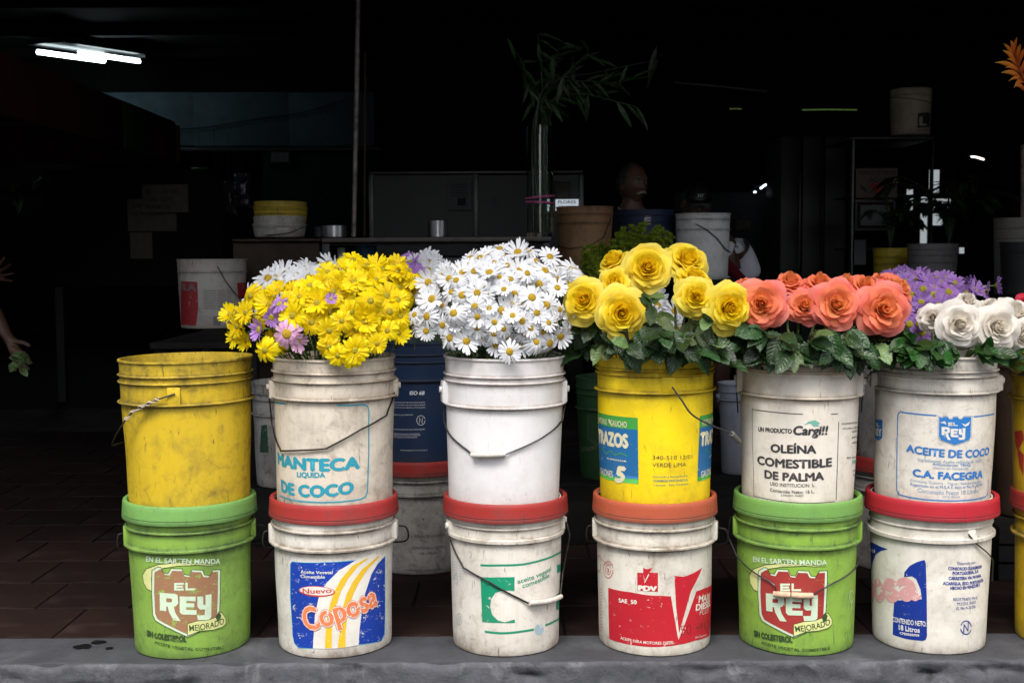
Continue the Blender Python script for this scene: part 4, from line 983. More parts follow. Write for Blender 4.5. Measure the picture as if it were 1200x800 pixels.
# ---------------------------------------------------------------- roses
def rose_petals(seed, openness=1.0):
    """list of petal meshes around +Z, base at origin; diameter about .10"""
    rnd = random.Random(seed); out = []
    #        count r_base r_top  H     halfang reflex z0    closure
    layers = [(2, .0020, .0058, .0470, 2.0, .0, .004), (3, .0025, .0090, .0475, 1.45, .15, .004), (3, .0030, .0128, .0468, 1.38, .30, .003), (4, .0035, .0172, .0452, 1.12, .42, .003), (4, .004, .0222, .0425, 1.08, .60, .002), (5, .0045, .0280, .0385, .94, .80, .002), (5, .005, .0342, .0330, .90, 1.0, .001), (5, .005, .0402, .0262, .90, 1.2, 0)]
    a0 = rnd.uniform(0, 6.28)
    for li, (cnt_, rb, rt, H, ha, rf, z0) in enumerate(layers):
        a0 += 2.4
        for k in range(cnt_):
            a = a0 + 2 * math.pi * k / cnt_ + rnd.uniform(-.13, .13); hk = H * rnd.uniform(.93, 1.06); rk = rt * (openness if li > 1 else 1) * rnd.uniform(.93, 1.07); hak = ha * rnd.uniform(.92, 1.1)
            w1, w2, w3 = rnd.uniform(0, 6), rnd.uniform(0, 6), rnd.uniform(-.3, .3)
            ns, nt_ = 10, 10; v = []; f = []; T = []
            pointy = (.20 if seed in (4, 5, 6) else .08) if li >= 4 else .03
            for j in range(nt_ + 1):
                t = j / nt_
                for i in range(ns + 1):
                    s_ = -1 + 2 * i / ns
                    prof = math.sin(min(1, t * 1.18 + .05) * math.pi / 2)
                    wd = hak * (.38 + .62 * prof)
                    te = t * (1 - .20 * abs(s_) ** 2.6 * t) * (1 + pointy * (1 - abs(s_)) * t * t * .5)
                    ang = a + s_ * wd
                    rr = rb + (rk - rb) * (.25 * te + .75 * math.sin(min(1, te) * math.pi / 2))
                    if li < 4: q_ = (0.0, .30, .18, .08)[li] if li else .80; rr *= 1 - q_ * max(0, te - .45) ** 1.4 * 2.0 * (1 if li else 1.1)
                    z = z0 + hk * te ** 1.15
                    e = max(0, te - .62) / .38
                    curl = rf * (1 + .5 * abs(s_)) * e * e
                    rr += curl * .0085 + .0016 * s_ ; z -= max(0, curl) * .0085 * (1 + .5 * abs(s_))
                    ed = max(abs(s_) ** 3, t ** 3)
                    rip = math.sin(s_ * 4 + w1) * .0010 + math.sin(s_ * 8 + t * 3 + w2) * .0005
                    rr += rip * ed * (1 + li * .25); z += (math.sin(s_ * 4 + w2) * .0014 + w3 * .003) * ed * (1 + li * .2)
                    v.append((rr * math.cos(ang), rr * math.sin(ang), z)); T.append(min(1, te * .8 + .2 * t ** 3) * (.45 + .55 * li / 7) + .0 * abs(s_))
            for j in range(nt_):
                for i in range(ns): q = j * (ns + 1) + i; f.append((q, q + 1, q + ns + 2, q + ns + 1))
            me = pyd('petal', v, f); at = me.attributes.new('t', 'FLOAT', 'POINT'); at.data.foreach_set('value', T); me.polygons.foreach_set('use_smooth', [True] * len(f))
            out.append(me)
    return out
def calyx_mesh():
    v, f = tube_data([(0, 0, -.014), (0, 0, -.008), (0, 0, 0), (0, 0, .004)], [.0035, .008, .0095, .008], 12)
    for k in range(5):
        a = 2 * math.pi * k / 5; d = Vector((math.cos(a), math.sin(a), .15)); b = len(v)
        for i in range(6):
            t = i / 5; c = Vector((math.cos(a), math.sin(a), 0)) * (.008 + .026 * t) + Vector((0, 0, .002 + .006 * t - .022 * t * t)); s_ = Vector((-math.sin(a), math.cos(a), 0)) * .0045 * (1 - t) ** .7
            v += [c - s_, c + s_]
        for i in range(5): q = b + i * 2; f.append((q, q + 1, q + 3, q + 2))
    return pyd('calyx', v, f)
CAL = calyx_mesh(); CAL.materials.append(m_stem)
def rose_set(mat, seeds, op):
    r_ = []
    for s_, o_ in zip(seeds, op):
        ps = rose_petals(s_, o_)
        for m in ps: m.materials.append(mat)
        r_.append(ps)
    return r_
rm_y = petal_mat('yellow_rose_petal', [(0, (.96, .60, .0)), (.35, (.96, .70, .008)), (.7, (.96, .75, .03)), (1, (.95, .82, .17))], .46, .5, .06, .05)
rm_c = petal_mat('coral_rose_petal', [(0, (.96, .52, .12)), (.35, (.96, .42, .14)), (.66, (.95, .31, .14)), (.86, (.95, .24, .16)), (1, (.95, .32, .28))], .46, .5, .08, .05)
rm_w = petal_mat('cream_rose_petal', [(0, (.90, .80, .62)), (.35, (.89, .83, .73)), (.65, (.88, .83, .75)), (1, (.90, .87, .81))], .44, .5, .04, .04)
rm_r = petal_mat('crimson_rose_petal', [(0, (.4, .01, .03)), (1, (.55, .015, .05))], .15, .5)
RY = rose_set(rm_y, (1, 2, 3), (1, 1.08, .92)); RC = rose_set(rm_c, (4, 5, 6, 14, 15), (1, .9, 1.02, .66, .74)); RW = rose_set(rm_w, (7, 8, 17), (1.02, .95, .70)); RY += rose_set(rm_y, (13,), (.72,)); OPEN = {4: {3: .76, 4: .82}, 7: {2: .80}, 1: {3: .82}}; RR_ = rose_set(rm_r, (9,), (1,))
# leaves: serrated ovate blades folded along the midrib
def leaf_mat(name, a, b, under):
    n = N(name); at = n.n('Attribute', attribute_name='t'); a2 = n.n('Attribute', attribute_name='s'); info = n.n('ObjectInfo')
    co = n.coord(); c = n.mix(n.mr(n.noise(co, 45, 6, .65), .3, .7), a, b)
    mid = n.mr(n.math('ABSOLUTE', a2.outputs['Fac']), .0, .09, .6, 0)
    wv = n.math('SINE', n.math('ADD', n.math('MULTIPLY', at.outputs['Fac'], 48), n.math('MULTIPLY', n.math('ABSOLUTE', a2.outputs['Fac']), -14)))
    vein = n.mr(wv, .92, 1, 0, .12); c = n.mix(n.math('MAXIMUM', mid, vein), c, under)
    c = n.mix(n.mr(n.noise(n.coord(loc=(3, 1, 2)), 90, 5, .7), .66, .78, 0, .25), c, (.14, .16, .13))
    hv = n.n('HueSaturation'); n.l(c, hv.inputs['Color']); n.l(n.mr(info.outputs['Random'], 0, 1, .55, 1.6), hv.inputs['Value']); n.l(n.mr(info.outputs['Random'], 0, 1, .485, .515), hv.inputs['Hue'])
    g = n.n('NewGeometry'); c2 = n.mix(g.outputs['Backfacing'], hv.outputs[0], under)
    n.bump(n.math('ADD', wv, 0), .25, .0015); n.fin(c2, .38, .42)
    tr = n.n('BsdfTranslucent'); n.l(c2, tr.inputs[0]); mx = n.n('MixShader'); mx.inputs[0].default_value = .15
    n.l(n.b.outputs[0], mx.inputs[1]); n.l(tr.outputs[0], mx.inputs[2]); n.l(mx.outputs[0], n.out.inputs[0]); return n.m
lm = leaf_mat('rose_leaf', (.012, .034, .010), (.024, .056, .015), (.048, .080, .028)); lm2 = leaf_mat('pale_rose_leaf', (.07, .12, .04), (.11, .16, .055), (.13, .18, .08)); lm3 = leaf_mat('glossy_green_leaf', (.010, .045, .008), (.024, .075, .012), (.06, .11, .03))
def leaf_mesh(seed, mat, ln=.068, wd=.037, serr=1):
    rnd = random.Random(seed); v = []; f = []; T = []; S_ = []; n_ = 16; fold = rnd.uniform(.15, .6); droop = rnd.uniform(.1, .5); tw = rnd.uniform(-.4, .4)
    for i in range(n_ + 1):
        t = i / n_; w_ = wd / 2 * (math.sin(math.pi * t ** .86) ** .66 if 0 < t < 1 else 0); w_ *= 1 + (.10 * serr if i % 2 else -.04 * serr)
        for j in range(5):
            s_ = (j - 2) / 2; x = w_ * s_; y = ln * t - (.0035 * serr if (abs(s_) == 1 and i % 2) else 0)
            z = abs(x) * fold - droop * ln * t * t * .6 + tw * x * t + .0012 * math.sin(t * 14 + s_ * 3 + seed)
            v.append((x, y, z)); T.append(t); S_.append(s_)
    for i in range(n_):
        for j in range(4): q = i * 5 + j; f.append((q, q + 1, q + 6, q + 5))
    me = pyd('leaf', v, f)
    for nm, d in (('t', T), ('s', S_)): at = me.attributes.new(nm, 'FLOAT', 'POINT'); at.data.foreach_set('value', d)
    me.polygons.foreach_set('use_smooth', [True] * len(f)); me.materials.append(mat); return me
LD = [leaf_mesh(i, lm) for i in range(6)]; LP = [leaf_mesh(20 + i, lm2, .060, .034) for i in range(2)]; LG = [leaf_mesh(30 + i, lm3, .058, .034, .4) for i in range(4)]
LEAFPAIL = [None]; HEADS = []
def project(q):
    c = CM.transposed() @ (q - Vector((0, 0, CAMZ))); return 600 + F * c.x / -c.z, 400 - F * c.y / -c.z
def place_leaf(parent, pos, d, up, sc_, lib, rnd):
    pl = LEAFPAIL[0]
    if pl is not None:
        for _ in range(8):
            ok = True
            for k in (-.15, .25, .5, .75, 1.05):
                for sx in (-.5, 0, .5):
                    dn_ = d.normalized(); xx = dn_.cross(up).normalized()
                    q = parent.location + pos + (dn_ * k * .062 + xx * sx * .036) * sc_ - Vector((0, 0, .018 * k * k * sc_)); r_ = math.hypot(q.x - pl.x, q.y - pl.Y)
                    if q.z < pl.z0 + pl.H + .004 and pl.rt - .022 < r_ < pl.rt + .014: ok = False
                    if q.z < pl.z0 + pl.H - .060: ok = False
                    if ok and k > 0:
                        a_, b_ = project(q)
                        for hx, hy, hr, hY in HEADS:
                            if q.y < hY + .03 and (a_ - hx) ** 2 + (b_ - hy) ** 2 < (hr * .40) ** 2: ok = False; break
            if ok: break
            d = (d + Vector((rnd.uniform(-.3, .3), rnd.uniform(-.5, .1), rnd.uniform(.1, .6)))).normalized() * 1.0
        if not ok: return None
    d = d.normalized(); x = d.cross(up); x = x.normalized() if x.length > 1e-4 else Vector((1, 0, 0)); z = x.cross(d)
    M = Matrix((x, d, z)).transposed().to_4x4(); M.translation = pos
    o = bpy.data.objects.new('leaf', rnd.choice(lib)); link(o, parent); o.matrix_local = M @ Matrix.Scale(sc_, 4); return o
def place_rose(name, label, group, sets, vi, px, py, dpx, Y, d, pail, rnd, nspray, lib, rimz=.69, zr=(.70, .86), outw=.9):
    LEAFPAIL[0] = pail; pos = P(px, py, Y); nrm = Vector(d).normalized(); sc_ = dpx / F * Y / .0935
    if len(sets) == 5 and vi in (3, 4): sc_ *= 1.16
    if len(sets) == 3 and vi == 2 and sets is RW: sc_ *= 1.14
    if len(sets) == 4 and vi == 3: sc_ *= 1.14
    base = pos - nrm * .026 * sc_
    t = thing(name, label, 'rose', base, 0, group)
    M = nrm.to_track_quat('Z', 'Y').to_matrix().to_4x4() @ Matrix.Rotation(rnd.uniform(0, 6.28), 4, 'Z') @ Matrix.Scale(sc_, 4)
    for me in sets[vi % len(sets)]:
        o = bpy.data.objects.new('petal', me); link(o, t); o.matrix_local = M
    o = bpy.data.objects.new('calyx', CAL); link(o, t); o.matrix_local = M
    a = rnd.uniform(0, 6.28); off = (pos.x - pail.x)
    tgt = Vector((pail.x + max(-.1, min(.1, off * .45)), pail.Y + rnd.uniform(-.07, .05), rimz - .06)) - base
    L0 = tgt.length; pts = catmull([Vector((0, 0, 0)), -nrm * .05 * sc_ + Vector((0, 0, -.03)), tgt.lerp(Vector((0, 0, 0)), .4), tgt], 5)
    v, f = tube_data(pts, .0030, 8, False); st = mobj('stem', pyd('stem', v, f), t, m_stem, 180)
    # sprays of three to five leaflets on thin stalks
    for k in range(nspray):
        i = rnd.randint(int(len(pts) * .48), len(pts) - 2); p0 = pts[i]
        az = rnd.uniform(-1.2, 1.2) + math.atan2(off, .1) * .55
        dr = Vector((math.sin(az), -math.cos(az) * outw, rnd.uniform(-.45, .45))).normalized()
        ln = rnd.uniform(.045, .085); e = p0 + dr * ln + Vector((0, 0, -.25 * ln)); mid = p0.lerp(e, .55) + Vector((0, 0, .006))
        up = Vector((rnd.uniform(-.4, .4), -rnd.uniform(.2, 1.1), 1)).normalized()
        dn = (e - mid).normalized() + Vector((0, 0, -rnd.uniform(.1, .9)))
        s1 = rnd.uniform(.95, 1.3); ll = lib if rnd.random() > .16 else LP
        if place_leaf(t, e, dn, up, s1, ll, rnd) is None: continue
        v, f = tube_data([p0, mid, e], [.0014, .0011, .0009], 5, False); mobj('leaf_stalk', pyd('leaf_stalk', v, f), t, m_stem, 180)
        sd = dn.normalized().cross(up).normalized()
        for sg in (-1, 1): place_leaf(t, mid.lerp(e, .35), dn.normalized() * .45 + sd * sg * 1.0, up, s1 * .82, ll, rnd)
    return t
rnd = random.Random(23)
GY = 'yellow roses in the yellow paint bucket'; GC = 'coral roses in the bucket with black lettering'; GW = 'cream white roses in the blue shield bucket'
Yr = [('at the far left, facing left beside the white daisies', 684, 352, 52, 2.74, (-.35, -1, .10), 0), ('large and lowest, facing the viewer at the front left', 729, 367, 56, 2.70, (-.02, -1, .05), 1), ('small and half open, above the lowest rose', 720, 331, 45, 2.76, (-.30, -1, .45), 3),
      ('largest one, topmost in the middle', 759, 313, 56, 2.76, (-.05, -1, .22), 0), ('turned away at the top left behind the others', 719, 306, 46, 2.86, (-.5, -.35, .75), 2), ('at the top right with ruffled petals', 806, 304, 48, 2.84, (.25, -.75, .55), 1),
      ('tilted to the sky, between the top right and lower right roses', 815, 326, 46, 2.80, (.25, -.45, .8), 0), ('cupped, below the sky facing rose on the right', 816, 348, 49, 2.74, (.0, -1, .12), 2), ('wide open and frayed, rightmost beside the coral roses', 856, 361, 53, 2.72, (.15, -1, .0), 1)]
for _l in (Yr,): HEADS += [(q[1], q[2], q[3], q[4]) for q in _l]
for d_, x, y, dd, Y, nn, vi in Yr: place_rose('yellow_rose', 'yellow rose ' + d_, GY, RY, vi, x, y, dd, Y, nn, U4, rnd, 4, LD)
Cr = [('broad, at the front left touching the yellow rose', 892, 356, 55, 2.73, (-.2, -1, .15), 0), ('tall, seen from the side at the top left', 926, 331, 44, 2.82, (-.05, -.50, .9), 3), ('seen from the side, second along the top', 961, 332, 40, 2.82, (.0, -.6, .8), 4), ('orange one, third along the top', 991, 332, 37, 2.84, (.0, -.45, .95), 3),
      ('narrow one at the front, left of the middle', 943, 358, 44, 2.74, (-.05, -1, .35), 4), ('round and fully open at the front middle', 981, 356, 52, 2.71, (.0, -1, .15), 2), ('largest one at the front right, beside the lilac daisies', 1036, 362, 57, 2.71, (.08, -1, .08), 0), ('pinkish, fourth along the top', 1013, 335, 38, 2.82, (.1, -.75, .6), 4),
      ('with broad outer petals at the top right', 1052, 338, 46, 2.82, (.55, -.6, .6), 0), ('half hidden behind the largest coral rose', 1008, 358, 42, 2.78, (-.1, -.9, .35), 1), ('small bud at the far left behind the yellow rose', 873, 334, 27, 2.86, (-.1, -.7, .7), 3), ('small one tucked in the top row behind the largest rose', 1030, 330, 32, 2.88, (.1, -.6, .8), 3)]
HEADS += [(q[1], q[2], q[3], q[4]) for q in Cr]
for d_, x, y, dd, Y, nn, vi in Cr: place_rose('coral_rose', 'coral rose ' + d_, GC, RC, vi, x, y, dd, Y, nn, U5, rnd, 4, LD, zr=(.7, .8))
Wr = [('small one at the left, next to the lilac daisies', 1093, 372, 38, 2.76, (-.35, -1, .15), 2), ('large one in the front middle, bowed forward', 1126, 380, 50, 2.71, (-.05, -1, .05), 0), ('large one at the front right', 1170, 383, 52, 2.71, (.05, -1, .1), 0), ('seen from the side, behind the front middle rose', 1134, 353, 36, 2.86, (.0, -.5, .85), 2),
      ('greenish one at the back, left of the right edge', 1162, 360, 38, 2.86, (.0, -.5, .85), 1), ('big one behind the front right rose, at the photo edge', 1190, 366, 46, 2.84, (.2, -.7, .6), 0), ('low one cut by the right photo edge', 1199, 392, 38, 2.78, (.3, -1, -.1), 1), ('low one hanging under the front middle rose', 1131, 393, 44, 2.76, (.15, -1, -.45), 1)]
HEADS += [(q[1], q[2], q[3], q[4]) for q in Wr]
for d_, x, y, dd, Y, nn, vi in Wr: place_rose('white_rose', 'creamy white rose, ' + d_, GW, RW, vi, x, y, dd, Y, nn, U6, rnd, 2, LG)
place_rose('crimson_rose', 'crimson rose peeking in at the right photo edge above the white roses', None, RR_, 0, 1208, 358, 34, 2.9, (-.1, -1, .3), U7, rnd, 2, LG)
# leafy filler low in the rose buckets: short leafy shoots whose leaves hang over the rims
def shoots(pail, n_, lib, group, label, rnd, top=.12, spread=1.0, nl=5, pale=.15):
    LEAFPAIL[0] = pail
    for k in range(n_):
        az = (-1.35 + 2.7 * (k + .5) / n_) * spread + rnd.uniform(-.12, .12); a = az + pail.phi
        rr = .5 * pail.rt; bx = Vector((pail.x + rr * math.sin(az), pail.Y - rr * math.cos(az), .62))
        tip = Vector((pail.x + (pail.rt + rnd.uniform(.0, .05)) * math.sin(az), pail.Y - (pail.rt + rnd.uniform(.0, .045)) * math.cos(az), .69 + rnd.uniform(.015, top)))
        t = thing('leafy_shoot', label, 'leafy shoot', bx, 0, group)
        pts = catmull([Vector((0, 0, 0)), (tip - bx) * .55 + Vector((0, 0, .03)), tip - bx], 5)
        v, f = tube_data(pts, .002, 6, False); mobj('stem', pyd('stem', v, f), t, m_stem, 180)
        got = []
        for q in range(nl):
            p0 = pts[len(pts) - 1 - int(q * .9)] if q else pts[-1]
            d = Vector((math.sin(az) * .6 + rnd.uniform(-.9, .9), -math.cos(az) * .6 + rnd.uniform(-.5, .2), rnd.uniform(-1.5, .35)))
            got.append(place_leaf(t, p0, d, Vector((rnd.uniform(-.4, .4), -1, rnd.uniform(.2, 1.0))).normalized(), rnd.uniform(.7, 1.1), lib if rnd.random() > pale else LP, rnd))
        a_, b_ = project(tip)
        if got.count(None) > nl - 2 or got[0] is None or any((a_ - h_[0]) ** 2 + (b_ - h_[1]) ** 2 < (h_[2] * .5) ** 2 for h_ in HEADS):
            for c_ in list(t.children): bpy.data.objects.remove(c_)
            bpy.data.objects.remove(t)
shoots(U4, 20, LD, 'leafy shoots among the yellow roses', 'dark green leafy rose shoot hanging over the rim of the yellow paint bucket', rnd, .11)
shoots(U4, 8, LD, 'leafy shoots among the yellow roses', 'dark green leafy rose shoot hanging over the rim of the yellow paint bucket', rnd, .20, .8)
shoots(U5, 22, LD, 'leafy shoots among the coral roses', 'dark green leafy rose shoot under the coral roses at the rim', rnd, .09)
shoots(U5, 8, LD, 'leafy shoots among the coral roses', 'dark green leafy rose shoot under the coral roses at the rim', rnd, .12, .8)
shoots(U6, 34, LG, 'leafy shoots among the white roses', 'glossy green leafy shoot under the white roses at the rim', rnd, .045, .95, 5, .05)

# ---------------------------------------------------------------- inside the shop
LEAFPAIL[0] = None
def pbox(px0, py0, px1, py1, Y, depth, mat, name, parent=None, bevel=.002, floor_=False):
    a = P(px0, py1, Y); b = P(px1, py0, Y)
    return box(name, (a.x, Y, 0.001 if floor_ else a.z), (b.x, Y + depth, b.z), mat, parent, bevel)
m_brownw = simple('worn_brown_wood', (.055, .037, .026), .75, 0, .35, 8, .2); m_slab = simple('brown_stone_slab', (.08, .062, .048), .5, 0, .3, 30); m_steel = simple('brushed_steel', (.55, .56, .58), .28, 1, .2, 20)
m_alu = simple('dull_aluminium', (.15, .15, .15), .42, .8, .25, 20); m_black = simple('black_paint', (.005, .005, .0055), .5, 0, .2, 10); m_paper = simple('aged_paper', (.52, .50, .46), .9, 0, .12, 30); m_ink = simple('dark_ink', (.05, .05, .06), .9)
m_redp = simple('dark_red_paint', (.045, .010, .007), .7, 0, .3, 4); m_grp = simple('green_paint', (.008, .04, .010), .7, 0, .3, 4); m_white = simple('white_paint', (.70, .70, .70), .6, 0, .15, 8); m_greyp = simple('grey_panel', (.020, .022, .025), .45, 0, .25, 5)
def glass_mat(name, col=(.8, .95, .88), rough=.02):
    n = N(name); n.b.inputs['Transmission Weight'].default_value = 1; n.b.inputs['IOR'].default_value = 1.48; return n.fin(col, rough)
m_glass = glass_mat('green_tinted_glass')
def emit(name, col, st):
    n = N(name); n.b.inputs['Emission Color'].default_value = c4(col); n.b.inputs['Emission Strength'].default_value = st; return n.fin((.8, .8, .8), .5)
def wtxt(name, t, px0, pybase, px1, hpx, Y, mat, parent):
    """flat printed words on a sheet that faces the viewer at distance Y"""
    tr = text_tris(t, .015); x0 = min(p[0] for q in tr for p in q); x1 = max(p[0] for q in tr for p in q)
    a = P(px0, pybase, Y); b = P(px1, pybase, Y); h_ = hpx / F * Y; v = []; f = []
    for q in tr:
        k = len(v); v += [(a.x + (x - x0) / (x1 - x0) * (b.x - a.x), Y, a.z + y / CAPH * h_) for x, y in q]; f.append((k, k + 1, k + 2))
    return mobj(name, pyd(name, v, f), parent, mat)
# counter
ct = thing('counter', 'dark counter with a brown stone top carrying the tall glass vase', 'counter', (P(510, 300, 5.4).x, 5.7, 0))
def child_box(*a, **k):
    root = a[8]; o = pbox(*a[:8], root, **k); o.location -= root.location; return o
def cb(root, px0, py0, px1, py1, Y, depth, mat, name, **k):
    o = pbox(px0, py0, px1, py1, Y, depth, mat, name, root, **k); o.location = -Vector(root.location); return o
cb(ct, 377, 277.5, 646, 284, 5.40, .75, m_slab, 'counter_top'); cb(ct, 636, 284.5, 645, 340, 5.42, .06, m_black, 'leg', floor_=True); cb(ct, 378, 284.5, 386, 340, 5.42, .06, m_black, 'leg', floor_=True)
cb(ct, 387, 284.5, 635, 287.5, 5.43, .03, m_black, 'rail'); cb(ct, 387, 330, 635, 334, 5.45, .6, m_black, 'lower_shelf')
cp_ = thing('cupboard', 'worn brown wooden cupboard left of the counter under the nested tubs', 'cupboard', (P(322, 300, 5.45).x, 5.7, 0))
cb(cp_, 272, 279.5, 376, 283, 5.42, .6, m_brownw, 'top_board'); cb(cp_, 275, 283.5, 324, 345, 5.45, .02, m_brownw, 'door', floor_=True); cb(cp_, 325, 283.5, 374, 345, 5.45, .02, m_brownw, 'door', floor_=True); cb(cp_, 274, 283.5, 375, 345, 5.475, .5, m_brownw, 'carcass', floor_=True)
# vase with bamboo
vz = P(633, 278, 5.62).z; vb = P(633, 278, 5.62); VH = P(633, 148, 5.62).z - vz
va = thing('glass_vase', 'tall clear glass cylinder vase of bamboo stems with a pink ribbon', 'vase', (vb.x, 5.62, vz + .001))
m_watr = glass_mat('vase_glass_clear', (.85, .95, .90), .03)
rv = .062
lathe('glass', [(0, 0, 0), (rv, 0, 0), (rv, VH, 0), (rv - .004, VH, 0), (rv - .004, .02, 0), (0, .018, 0)], m_watr, va, 40)
m_pink = simple('pink_ribbon', (.60, .10, .28), .5)
for zz_, tl in ((.215, .10), (.190, -.06)):
    v, f = tube_data([((rv + .003) * math.cos(a * .3), (rv + .003) * math.sin(a * .3), VH * .33 + (zz_ - .2) * 1.0 + tl * rv * math.cos(a * .3)) for a in range(22)], .005, 6); mobj('ribbon', pyd('ribbon', v, f), va, m_pink, 60)
m_bam = simple('bamboo_green', (.022, .055, .014), .45, 0, .3, 20); m_baml = leaf_mat('bamboo_leaf', (.012, .035, .009), (.025, .06, .012), (.04, .07, .02))
def bleaf(seed):
    me = leaf_mesh(seed, m_baml, .125, .021, 0); me.name = 'bamboo_leaf'; return me
BL = [bleaf(60 + i) for i in range(4)]
rnd = random.Random(5)
tips = [((655, 110), (700, 100), (760, 90)), ((640, 100), (680, 95), (725, 98)), ((635, 90), (632, 60), (630, 40)), ((640, 110), (665, 85), (690, 60)), ((630, 120), (620, 95), (604, 70)), ((645, 120), (680, 110), (745, 125)), ((642, 100), (700, 85), (772, 70)), ((636, 110), (650, 75), (655, 50))]
for i, tp in enumerate(tips):
    Yb = 5.62 + rnd.uniform(-.12, .12)
    b0 = thing('bamboo_stem', 'leafy bamboo stem ' + ('arching far to the right from the vase', 'arching gently to the right from the vase', 'rising straight up out of the vase', 'leaning up and right above the vase', 'leaning left above the vase', 'drooping low to the right from the vase', 'highest of the arching ones, reaching farthest right', 'short upright one just right of the vase axis')[i], 'bamboo', (vb.x + rnd.uniform(-.03, .03), 5.62 + rnd.uniform(-.03, .03), vz + .025), 0, 'bamboo stems in the tall glass vase')
    o_ = Vector(b0.location); pts = [Vector((0, 0, 0)), Vector((rnd.uniform(-.01, .01), 0, VH * .9))] + [P(x, y, Yb - .05 * k) - o_ for k, (x, y) in enumerate(tp)]
    pts = catmull(pts, 6); v, f = tube_data(pts, [.0065 - .0048 * k / len(pts) for k in range(len(pts))], 6); mobj('stalk', pyd('stalk', v, f), b0, m_bam, 60)
    for k in range(len(pts) // 2 - 3, len(pts), 1):
        if rnd.random() < .75:
            d = Vector((rnd.uniform(-.4, 1), rnd.uniform(-.8, .3), rnd.uniform(-1.2, .5)))
            o = place_leaf(b0, pts[k], d, Vector((rnd.uniform(-.4, .4), -1, .6)).normalized(), rnd.uniform(.7, 1.15), BL, rnd)
# small things on and under the counter
def can(name, label, cat, px, py0, py1, wpx, Y, mat, lab=None, group=None):
    a = P(px, py1, Y); h_ = P(px, py0, Y).z - a.z; r_ = wpx / 2 / F * Y
    t = thing(name, label, cat, (a.x, Y, a.z + .001), 0, group)
    lathe('body', [(0, 0, 0), (r_, 0, 0), (r_, h_, 0), (r_ * 1.04, h_ + .002, 0), (r_ * .97, h_ + .001, 0), (r_ * .95, .01, 0), (0, .01, 0)], mat, t, 40); return t, r_, h_
can('steel_pot', 'shiny steel pot on the counter beside the thin pole', 'pot', 392, 265, 277.8, 28, 5.6, m_steel); can('tin_can', 'small dark tin on the counter left of the pot beside the cupboard', 'tin', 374, 266, 277.8, 12, 5.75, m_greyp)
can('glass_jar', 'small glass jar standing near the middle of the counter', 'jar', 513, 259, 277.8, 23, 5.6, m_steel)
can('white_canister', 'white narrow canister on the shelf under the counter', 'canister', 400.5, 291, 330, 9, 5.55, m_white); can('blue_bucket', 'blue bucket on the shelf under the counter', 'bucket', 429, 288, 330, 26, 5.65, simple('blue_plastic', (.02, .16, .30), .5), group=None)
# nested tubs on the cupboard
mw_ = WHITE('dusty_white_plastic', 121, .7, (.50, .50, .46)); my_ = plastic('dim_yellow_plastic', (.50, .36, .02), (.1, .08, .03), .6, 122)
def tub(label, px, py0, py1, wtop, wbot, Y, mat, rings, group='buckets inside the shop', H=None, name='bucket', handle=None):
    a = P(px, py1, Y); Hh = P(px, py0, Y).z - a.z
    p = Pail(label, px, Y, a.z + .002, Hh, wtop / 2 / F * Y, wbot / 2 / F * Y, mat, rings, name=name, group=group, cx=a.x, seg=48)
    return p
T1 = tub('low white tub under a yellow one on the brown cupboard', 328, 263, 279, 62, 57, 5.7, mw_, [(.012, .003, .003, .6)])
T2 = tub('low yellow tub sitting on the white tub on the brown cupboard', 329, 243, 262, 62, 58, 5.72, my_, [(.014, .003, .003, .6), (.035, .003, .003, .6)])
h, _ = T1.wire([T1.pt(80, .01), T1.pt(50, .02), T1.pt(20, .045), T1.pt(0, .05), T1.pt(-30, .055)], rad=.002)
# white bucket with red panels on the dark bench
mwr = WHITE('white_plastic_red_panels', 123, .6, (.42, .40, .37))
T3 = tub('white bucket with red side panels standing on the dark slatted bench', 250, 304, 384, 80, 72, 5.2, mwr, [(.055, .004, .004, .6)])
rpp = pr('red_panel_print', (.30, .015, .02), (.56, .54, .50), 124, .4, .4); gpp = pr('grey_small_print', (.15, .15, .15), (.56, .54, .50), 125, .3, .3)
L = Lab(T3, 120, 90, 2.353)
L.poly([(216, 563), (262, 565), (264, 640), (258, 686), (218, 682)], rpp, 0); L.poly([(370, 568), (402, 566), (398, 612), (375, 612)], rpp, 0); L.text('ILA', (220, 588), (258, 590), 18, gpp, .03, 1)
for i in range(8): L.text('INDUSTRIA VENEZOLANA', (280, 592 + i * 7), (355, 592 + i * 7), 4, gpp, .02, 1)
L.poly([(306, 660), (326, 660), (326, 686), (306, 686)], gpp, 0); T3.finish()
T3.wire([T3.pt(8, .03), T3.pt(20, .09), T3.pt(35, .14), T3.pt(50, .17), T3.pt(80, .15)], rad=.0022)
bz = P(250, 384, 5.2).z
bn = thing('slatted_bench', 'dark slatted bench behind the empty yellow bucket', 'bench', (P(222, 400, 4.6).x, 4.7, 0))
bx0 = P(172, 410, 4.25).x - bn.location.x; bx1 = P(300, 410, 4.25).x - bn.location.x
for i in range(9): box('slat', (bx0, -.42 + i * .135, bz - .024), (bx1, -.42 + i * .135 + .125, bz), m_wood2, bn, .004)
for x in (bx0 + .01, bx1 - .06):
    for y in (-.40, .70): box('leg', (x, y, .001), (x + .05, y + .05, bz - .026), m_wood2, bn)
